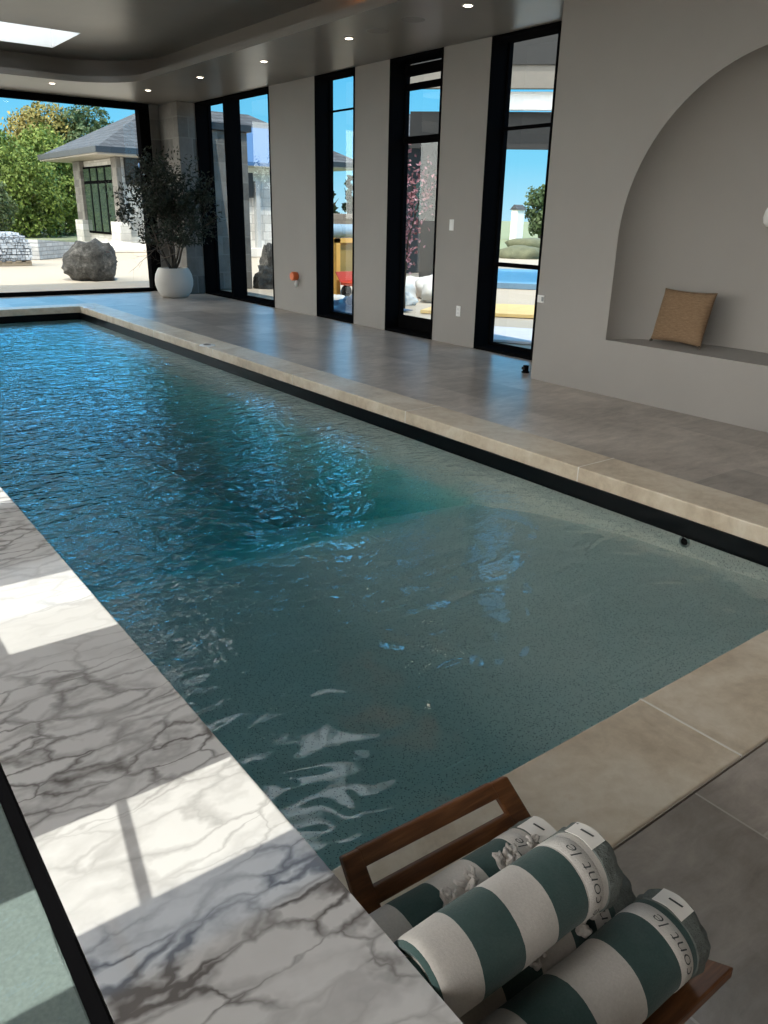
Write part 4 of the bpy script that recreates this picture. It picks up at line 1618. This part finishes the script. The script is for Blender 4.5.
b.build('stones', mat_stone('pale_blue_grey_stone', (0.30, 0.33, 0.37), (0.66, 0.68, 0.71), 0.2, 0.145, 'both', (0.16, 0.17, 0.19)), pal, kind='stuff')

# ------------------------------------------------------------------ trees
M['tree_a'] = mat_leaf('maple_leaf', (0.06, 0.09, 0.018), (0.17, 0.23, 0.045), (0.34, 0.39, 0.10), 0.5)
M['tree_b'] = mat_leaf('autumn_leaf', (0.10, 0.085, 0.022), (0.24, 0.21, 0.055), (0.40, 0.31, 0.10), 0.5)
M['tree_c'] = mat_leaf('grey_green_leaf', (0.025, 0.045, 0.016), (0.075, 0.115, 0.042), (0.18, 0.22, 0.11), 0.5)
M['tree_d'] = mat_leaf('conifer_leaf', (0.012, 0.024, 0.012), (0.032, 0.055, 0.028), (0.075, 0.10, 0.06), 0.7)
M['blossom'] = mat_leaf('pink_blossom', (0.10, 0.07, 0.06), (0.42, 0.17, 0.19), (0.74, 0.50, 0.52), 5)


def make_tree(name, label, loc, h, rad, mat, leaves, size, seed, group, trunk_h=0.12, conic=0.0, low=0.0, lumps=16):
    rg_ = np.random.default_rng(seed)
    r = thing(name, label, 'tree', loc, group)
    b = MB()
    x, y, z = loc
    b.tube([(x, y, z), (x + 0.05 * h * 0.2, y, z + h * 0.35), (x, y + 0.03 * h * 0.2, z + h * 0.8)], [0.035 * h, 0.022 * h, 0.006 * h], n=8)
    for k in range(7):
        a = rg_.uniform(0, 6.28)
        zz = z + h * rg_.uniform(0.25, 0.6)
        b.tube([(x, y, zz), (x + rad * 0.35 * math.cos(a), y + rad * 0.35 * math.sin(a), zz + h * 0.12), (x + rad * 0.7 * math.cos(a), y + rad * 0.7 * math.sin(a), zz + h * 0.2)], [0.012 * h, 0.008 * h, 0.002 * h], n=6)
    b.build('trunk', M['bark'], r, smooth=True)
    cz0 = trunk_h * h
    cent, rads = [], []
    for k in range(lumps):
        f = (k + 0.5) / lumps
        zz = cz0 + (h - cz0) * (0.08 + 0.84 * f)
        prof_ = (1 - f) ** 0.75 * (0.85 if f > 0.08 else 0.7) if conic else math.sin(math.pi * (0.14 + 0.8 * f)) ** 0.7
        rr = rad * prof_ * 0.75 * math.sqrt(rg_.uniform(0.15, 1))
        a = k * 2.4 + rg_.uniform(-0.5, 0.5)
        cent.append((rr * math.cos(a), rr * math.sin(a), zz))
        rads.append(rad * (0.34 if not conic else 0.30 * (1.15 - f)) * rg_.uniform(0.8, 1.25))
    cent, rads = np.array(cent), np.array(rads)
    idx = rg_.choice(len(cent), leaves, p=rads ** 2 / (rads ** 2).sum())
    d = rg_.normal(size=(leaves, 3))
    d /= np.linalg.norm(d, axis=1)[:, None]
    pos = cent[idx] + d * rads[idx][:, None] * rg_.uniform(0.55, 1.08, (leaves, 1)) * np.array([1, 1, 0.85])
    pos = pos[pos[:, 2] > low]
    k_ = len(pos)
    nrm = d[:k_] + rg_.normal(size=(k_, 3)) * 0.7
    nrm /= np.linalg.norm(nrm, axis=1)[:, None]
    t1 = np.cross(nrm, rg_.normal(size=(k_, 3)))
    t1 /= np.linalg.norm(t1, axis=1)[:, None]
    t2 = np.cross(nrm, t1)
    s_ = size * rg_.uniform(0.6, 1.3, (k_, 1))
    V = np.stack([pos - t1 * s_, pos + t2 * s_ * 0.55, pos + t1 * s_, pos - t2 * s_ * 0.55], 1).reshape(-1, 3)
    me = bpy.data.meshes.new('foliage')
    me.vertices.add(len(V))
    me.vertices.foreach_set('co', V.ravel())
    me.loops.add(k_ * 4)
    me.loops.foreach_set('vertex_index', np.arange(k_ * 4))
    me.polygons.add(k_)
    me.polygons.foreach_set('loop_start', np.arange(k_) * 4)
    me.polygons.foreach_set('loop_total', np.full(k_, 4))
    me.update()
    me.validate()
    me.materials.append(mat)
    o = bpy.data.objects.new('foliage', me)
    COL.objects.link(o)
    o.parent = r
    return r


G1 = 'trees beyond the pavilion'
make_tree('leafy_tree', 'bright green leafy tree at the left edge behind the stone pallet', (9.7, 48.0, -0.1), 5.3, 3.4, M['tree_a'], 16500, 0.110, 1, G1, 0.02, low=0.1, lumps=26)
make_tree('leafy_tree', 'tall yellow green tree just left of the pavilion roof', (13.8, 50.0, -0.1), 5.6, 3.0, M['tree_a'], 15600, 0.110, 2, G1, 0.02, low=0.1, lumps=26)
make_tree('leafy_tree', 'olive and bronze crowned tree rising behind the bright green ones', (14.8, 55.0, -0.1), 7.3, 3.2, M['tree_b'], 15000, 0.120, 3, G1, 0.1, lumps=22)
make_tree('leafy_tree', 'tall grey green tree above the left end of the pavilion roof', (17.0, 54.0, -0.1), 7.5, 3.0, M['tree_c'], 15600, 0.110, 4, G1, 0.1, lumps=22)
make_tree('leafy_tree', 'small grey green treetop above the pavilion ridge near the black frame', (21.6, 58.0, -0.1), 7.7, 1.6, M['tree_c'], 9000, 0.110, 5, G1, 0.1)
make_tree('leafy_tree', 'dark green bush between the stone pallet and the low wall', (7.6, 40.0, -0.1), 2.9, 1.9, M['tree_c'], 7800, 0.090, 6, G1, 0.02, low=0.05)
make_tree('leafy_tree', 'bright green shrub mass at the end of the low wall', (11.2, 46.5, -0.1), 4.2, 2.6, M['tree_a'], 12600, 0.100, 7, G1, 0.02, low=0.05, lumps=22)
make_tree('leafy_tree', 'yellow green tree partly cut by the left picture edge', (7.2, 54.0, -0.1), 5.8, 3.2, M['tree_a'], 12000, 0.110, 8, G1, 0.02, low=0.1, lumps=22)

# ------------------------------------------------------------------ outside the first side window
py = thing('porch_pier', 'grey stone porch pier just outside the two-pane corner window', 'pier', (7.55, 15.5, 0))
b = MB()
b.box(7.05, 8.0, 15.15, 15.9, 0, 2.95)
b.build('shaft', M['pierstone'], py, bevel=0.015)
b = MB()
b.box(6.98, 8.07, 15.08, 15.97, 2.95, 3.08)
b.build('capstone', M['gutter'], py, bevel=0.01)
gar = thing('stone_garage', 'pale stone outbuilding with grey blue metal roof seen through the two-pane window', 'building', (14.6, 28, 0))
b = MB()
b.box(12.2, 15.6, 26.2, 31.0, 0, 2.5)
b.build('walls', M['whitestone'], gar)
b = MB()
b.prism([(11.9, 25.6, 2.95), (16.2, 25.6, 2.95), (16.2, 28.6, 4.3), (11.9, 28.6, 4.3)], (0, 0, 0.12))
b.prism([(11.9, 31.4, 2.95), (16.2, 31.4, 2.95), (16.2, 28.6, 4.3), (11.9, 28.6, 4.3)], (0, 0, 0.12))
b.build('roof', plain('blue_grey_metal', (0.055, 0.13, 0.27), 0.6, var=0.1), gar)
b = MB()
b.box(12.1, 13.9, 26.0, 26.22, 1.95, 2.75)
b.build('dark_awning', M['darkpanel'], gar)
b = MB()
b.box(12.9, 13.2, 26.0, 26.2, 0, 1.95)
b.box(14.0, 14.15, 26.0, 26.2, 0, 2.5)
b.build('door_frame', plain('pale_grey_timber', (0.45, 0.46, 0.46), 0.7), gar)
b = MB()
b.box(12.3, 15.5, 25.85, 26.19, 0, 0.3)
b.build('plinth', M['paver'], gar, bevel=0.02)
rock('boulder', (8.35, 15.1, -0.02), 0.30, 0.30, 0.52, 9, M['rock'], 'small upright boulder outside the two-pane window, at its right edge', 'boulder', amp=0.32)

# ------------------------------------------------------------------ outside the second window: wall, crate, tractor parts, rubble
gw = MB()
gw.box(12.7, 15.6, 20.4, 20.9, 0, 1.5)
gw_o = gw.build('garden_wall', mat_stone('brown_grey_fieldstone', (0.16, 0.145, 0.13), (0.32, 0.29, 0.26), 0.6, 0.22, 'XZ', (0.2, 0.19, 0.17)), None, bevel=0.02)
set_origin(gw_o, (14.1, 20.6, 0))
tag(gw_o, 'grey brown stone garden wall seen through the second window', 'garden wall')
for i, (x, y, h, rr) in enumerate(((15.0, 22.9, 2.6, 0.6), (16.0, 23.2, 2.9, 0.6), (16.9, 22.7, 2.6, 0.55))):
    make_tree('conifer', ('dark conifer behind the garden wall, left one', 'tall dark conifer behind the garden wall, middle one', 'dark conifer behind the garden wall, right one')[i], (x, y, 0), h, rr, M['tree_d'], 2600, 0.13, 30 + i, 'conifers behind the garden wall', 0.03, conic=1.0)
cr_ = thing('yellow_crate', 'yellow timber crate standing on the sand outside the second window', 'crate', (9.3, 13.4, 0))
b = MB()
b.box(8.75, 9.65, 13.1, 13.7, 0.36, 1.02)
b.build('panel', plain('ochre_plywood', (0.36, 0.25, 0.07), 0.8, var=0.1), cr_)
b = MB()
for x in (8.70, 9.62):
    b.box(x, x + 0.09, 13.04, 13.74, 0.0, 1.06)
b.box(8.70, 9.71, 13.04, 13.12, 0.98, 1.06)
b.build('posts', plain('yellow_timber', (0.80, 0.45, 0.10), 0.7), cr_)
tk = thing('blue_barrel', 'pale blue steel barrel lying on top of the yellow crate', 'barrel', (9.2, 13.4, 1.19))
b = MB()
b.lathe([(0.0, -0.42), (0.115, -0.42), (0.125, -0.40), (0.12, -0.2), (0.127, -0.19), (0.12, -0.18), (0.12, 0.18), (0.127, 0.19), (0.12, 0.2), (0.125, 0.40), (0.115, 0.42), (0.0, 0.42)], c=(9.2, 13.4, 1.188), n=32, axis='X')
b.build('drum', plain('pale_blue_steel', (0.30, 0.42, 0.52), 0.35), tk, smooth=0.6)
b = MB()
b.lathe([(0.03, -0.425), (0.03, -0.435), (0.0, -0.435)], c=(9.2, 13.4, 1.24), n=16, axis='X')
b.build('bung', M['white'], tk)
ct_ = thing('red_cart', 'low red hand cart in front of the yellow crate', 'cart', (9.1, 12.7, 0))
b = MB()
b.box(8.7, 9.6, 12.45, 12.9, 0.22, 0.27)
b.prism([(8.7, 12.45, 0.27), (9.6, 12.45, 0.27), (9.68, 12.40, 0.46), (8.62, 12.40, 0.46)], (0, 0.02, 0))
b.prism([(8.7, 12.9, 0.27), (9.6, 12.9, 0.27), (9.68, 12.95, 0.46), (8.62, 12.95, 0.46)], (0, 0.02, 0))
b.build('tray', plain('red_paint', (0.55, 0.06, 0.02), 0.45), ct_)
for (x, y) in ((8.8, 12.5), (9.5, 12.5), (8.8, 12.85), (9.5, 12.85)):
    b = MB()
    b.lathe([(0.03, -0.03), (0.10, -0.03), (0.11, -0.015), (0.11, 0.015), (0.10, 0.03), (0.03, 0.03)], c=(x, y, 0.11), n=24, axis='Y')
    b.build('wheel', plain('tyre_rubber', (0.02, 0.02, 0.02), 0.8), ct_, smooth=0.6)
M['palestone'] = plain('pale_rubble', (0.66, 0.64, 0.60), 0.9, var=0.15, nscale=5, bump=0.5, bscale=12)
RB = [(8.05, 12.05, 0.2, 0.12), (8.42, 11.75, 0.1, 0.07), (8.62, 11.95, 0.22, 0.13), (9.0, 12.1, 0.14, 0.08)]
RL = ['pale rubble stone nearest the second window pane', 'smallest pale rubble stone below the red cart', 'largest flat pale rubble stone before the red cart', 'pale rubble stone right of the red cart']
for i, (x, y, s_, hz) in enumerate(RB):
    rock('rubble_stone', (x, y, -0.02), s_, s_ * 0.8, hz, 40 + i, M['palestone'] if i != 1 else M['rock'], RL[i], 'stone', 'rubble stones outside the second window', detail=3)
tp = MB()
nx, ny = 18, 12
vs = [(7.15 + 1.25 * i / nx, 10.3 + 1.3 * j / ny, 0.02 + 0.16 * (math.sin(math.pi * i / nx) * math.sin(math.pi * j / ny)) * (1 + 0.35 * math.sin(i * 1.3 + j) + 0.25 * math.sin(2.1 * j - i))) for i in range(nx + 1) for j in range(ny + 1)]
fs = [(i * (ny + 1) + j, (i + 1) * (ny + 1) + j, (i + 1) * (ny + 1) + j + 1, i * (ny + 1) + j + 1) for i in range(nx) for j in range(ny)]
tp.add(vs, fs)
tp_o = tp.build('tarpaulin', plain('blue_tarp', (0.05, 0.09, 0.16), 0.4, var=0.25, nscale=6), None, smooth=True)
md = tp_o.modifiers.new('solid', 'SOLIDIFY')
md.thickness = 0.008
md.offset = 1
set_origin(tp_o, (7.8, 10.9, 0.0))
tag(tp_o, 'crumpled dark blue tarpaulin on the ground outside the second window', 'tarpaulin')

# ------------------------------------------------------------------ outside the glazed door
dk = thing('dark_outbuilding', 'dark timber outbuilding in shade seen through the glazed door', 'building', (14.9, 18.2, 0))
b = MB()
b.prism([(13.3, 17.6, 0), (16.2, 17.6, 0), (16.2, 21, 0), (15.87, 21, 0)], (0, 0, 3.3))
b.build('walls', M['darkpanel'], dk)
b = MB()
b.prism([(13.0, 17.2, 3.3), (16.5, 17.2, 3.3), (16.5, 19.4, 4.1), (14.66, 19.4, 4.1)], (0, 0, 0.1))
b.prism([(16.17, 21.4, 3.3), (16.5, 21.4, 3.3), (16.5, 19.4, 4.1), (14.66, 19.4, 4.1)], (0, 0, 0.1))
b.build('roof', M['roof'], dk)
b = MB()
b.box(14.6, 14.75, 19.2, 19.4, 3.9, 4.6)
b.build('chimney', M['gutter'], dk)
b = MB()
b.box(14.2, 15.0, 17.55, 17.61, 1.4, 2.4)
wf_ = b.build('window', M['gutter'], dk)
b = MB()
b.box(14.26, 14.94, 17.53, 17.56, 1.46, 2.34)
b.build('pane', M['glassdark'], wf_)
r = thing('blossom_tree', 'small tree with pink blossom outside the glazed door', 'tree', (8.55, 10.75, 0))
rg = np.random.default_rng(77)
b, lb2 = MB(), MB()
for k in range(5):
    a = rg.uniform(0, 6.28)
    pts = [Vector((8.55, 10.75, 0.3)), Vector((8.55 + 0.06 * math.cos(a), 10.75 + 0.06 * math.sin(a), 1.1)), Vector((8.55 + 0.28 * math.cos(a), 10.75 + 0.28 * math.sin(a), 1.75 + 0.1 * k)), Vector((8.55 + 0.42 * math.cos(a), 10.75 + 0.42 * math.sin(a), 2.2 + 0.12 * k))]
    b.tube(pts, [0.022, 0.018, 0.012, 0.005], n=6)
    for j in range(170):
        f = rg.beta(3, 1.6)
        i = min(2, int(f * 3))
        q = pts[i] + (pts[i + 1] - pts[i]) * (f * 3 - i)
        leaf_cloud(lb2, [q + Vector(rg.normal(size=3)) * 0.11], [rg.normal(size=3)], 0.075, rg, asp=0.7)
b.tube([(8.55, 10.75, 0), (8.55, 10.75, 0.35)], [0.035, 0.026], n=8)
b.build('trunk', M['bark'], r, smooth=True)
lb2.build('blossom', M['blossom'], r, recalc=False)
RB = [(9.3, 11.7, 0.34, 0.22), (9.95, 11.35, 0.38, 0.26), (8.95, 11.25, 0.24, 0.16), (10.2, 11.9, 0.36, 0.30), (10.25, 12.55, 0.32, 0.26)]
RL = ['white rubble block behind the trunk of the blossom tree', 'broad white rubble block beside the blossom tree', 'small white rubble block in front of the blossom tree', 'tall white rubble block farthest right by the blossom tree', 'white rubble block at the back of the heap by the blossom tree']
for i, (x, y, s_, hz) in enumerate(RB):
    rock('rubble_block', (x, y, -0.02), s_, s_ * 0.8, hz, 60 + i, M['palestone'], RL[i], 'stone', 'white rubble heap outside the glazed door', detail=3, amp=0.35)

# ------------------------------------------------------------------ outside the window by the niche: covered walk and garden
can = thing('covered_walk', 'flat roofed covered walk with dark posts across the courtyard', 'canopy', (12.6, 12.6, 0))
d_ = Vector((1, 1, 0)).normalized()
s_ = Vector((1, -1, 0)).normalized()
c0 = Vector((12.6, 12.6, 0))


def can_part(name, off, half_w, half_d, z0, z1, mat):
    b = MB()
    b.obox(c0 + d_ * off[1] + s_ * off[0] + Vector((0, 0, (z0 + z1) / 2)), s_ * half_w, d_ * half_d, Vector((0, 0, (z1 - z0) / 2)))
    return b.build(name, mat, can)


can_part('roof_deck', (0.4, 1.2), 3.0, 1.6, 4.28, 4.9, M['darkpanel'])
can_part('fascia', (0.4, -0.3), 2.4, 0.06, 3.88, 4.28, plain('beige_fascia', (0.20, 0.18, 0.155), 0.7))
can_part('white_beam', (0.55, -0.1), 1.9, 0.08, 3.52, 3.84, plain('white_beam_paint', (0.85, 0.85, 0.84), 0.6))
can_part('header', (0.4, 0.1), 2.4, 0.1, 2.82, 3.5, M['darkpanel'])
for sx in (-1.55, 2.05):
    can_part('post', (sx, 0.1), 0.16, 0.12, 0, 2.82, M['darkpanel'])
b = MB()
b.prism([(8.35, 10.05, 0.005), (10.5, 7.6, 0.005), (11.7, 8.7, 0.005), (9.6, 10.85, 0.005)], (0, 0, 0.05))
o = b.build('timber_deck', plain('yellow_decking', (0.72, 0.50, 0.20), 0.7, var=0.12, nscale=3), None)
set_origin(o, (10.1, 9.5, 0.0))
tag(o, 'low yellow timber platform in the sun outside the window by the niche', 'platform')
b = MB()
b.prism([(7.05, 7.6, 0.0), (8.2, 5.6, 0.0), (9.4, 6.3, 0.0), (8.0, 8.4, 0.0)], (0, 0, 0.03))
o = b.build('paving_slab', plain('lilac_grey_paving', (0.62, 0.60, 0.64), 0.7), None)
set_origin(o, (8.2, 7.0, 0.0))
tag(o, 'pale paving slab right outside the window by the niche', 'paving')
b = MB()
b.prism([(12.2, 14.0, 0.0), (14.8, 10.8, 0.0), (18.6, 14.6, 0.0), (16.2, 17.2, 0.0)], (0, 0, 0.12))
o = b.build('pool_cover', plain('blue_cover', (0.16, 0.27, 0.38), 0.35, var=0.2, nscale=2), None)
set_origin(o, (15.4, 14.6, 0.0))
tag(o, 'blue cover sheet lying beyond the yellow platform', 'cover')
for i, (x, y, sx_, hz) in enumerate(((24, 22.6, 0.9, 0.4), (28.2, 26.2, 1.2, 0.5), (23.4, 26.4, 1.0, 0.4))):
    rock('earth_mound', (x, y, -0.1), sx_, sx_, hz, 80 + i, plain('dry_weeds', (0.13, 0.135, 0.08), 0.95, var=0.5, nscale=3, bump=0.6, bscale=8), ('dry weedy mound beyond the covered walk, left one', 'largest dry weedy mound beyond the covered walk', 'dry weedy mound beyond the covered walk, farthest one')[i], 'mound', 'weedy mounds beyond the covered walk', detail=3)
hs = thing('white_farmhouse', 'tiny white farmhouse among trees on the horizon', 'house', (43.1, 41.6, 0))
b = MB()
b.box(42.9, 43.6, 41.3, 41.9, 0.0, 2.0)
b.build('walls', plain('white_render', (0.8, 0.8, 0.78), 0.8), hs)
b = MB()
b.prism([(42.8, 41.2, 2.0), (42.8, 42.0, 2.0), (42.8, 41.6, 2.35)], (0.9, 0, 0))
b.build('roof', M['roof'], hs)
make_tree('round_tree', 'round dark tree right of the tiny farmhouse', (46.4, 42.2, 0), 3.7, 1.9, M['tree_c'], 2200, 0.16, 90, 'trees on the horizon', 0.05)
make_tree('conifer', 'dark conifer left of the tiny farmhouse', (42.5, 43.9, 0), 3.5, 1.2, M['tree_d'], 1800, 0.15, 91, 'trees on the horizon', 0.03, conic=1.0)
make_tree('conifer', 'short dark conifer left of the tiny farmhouse, near the post', (40.2, 45.0, 0), 2.9, 1.0, M['tree_d'], 1500, 0.15, 92, 'trees on the horizon', 0.03, conic=1.0)
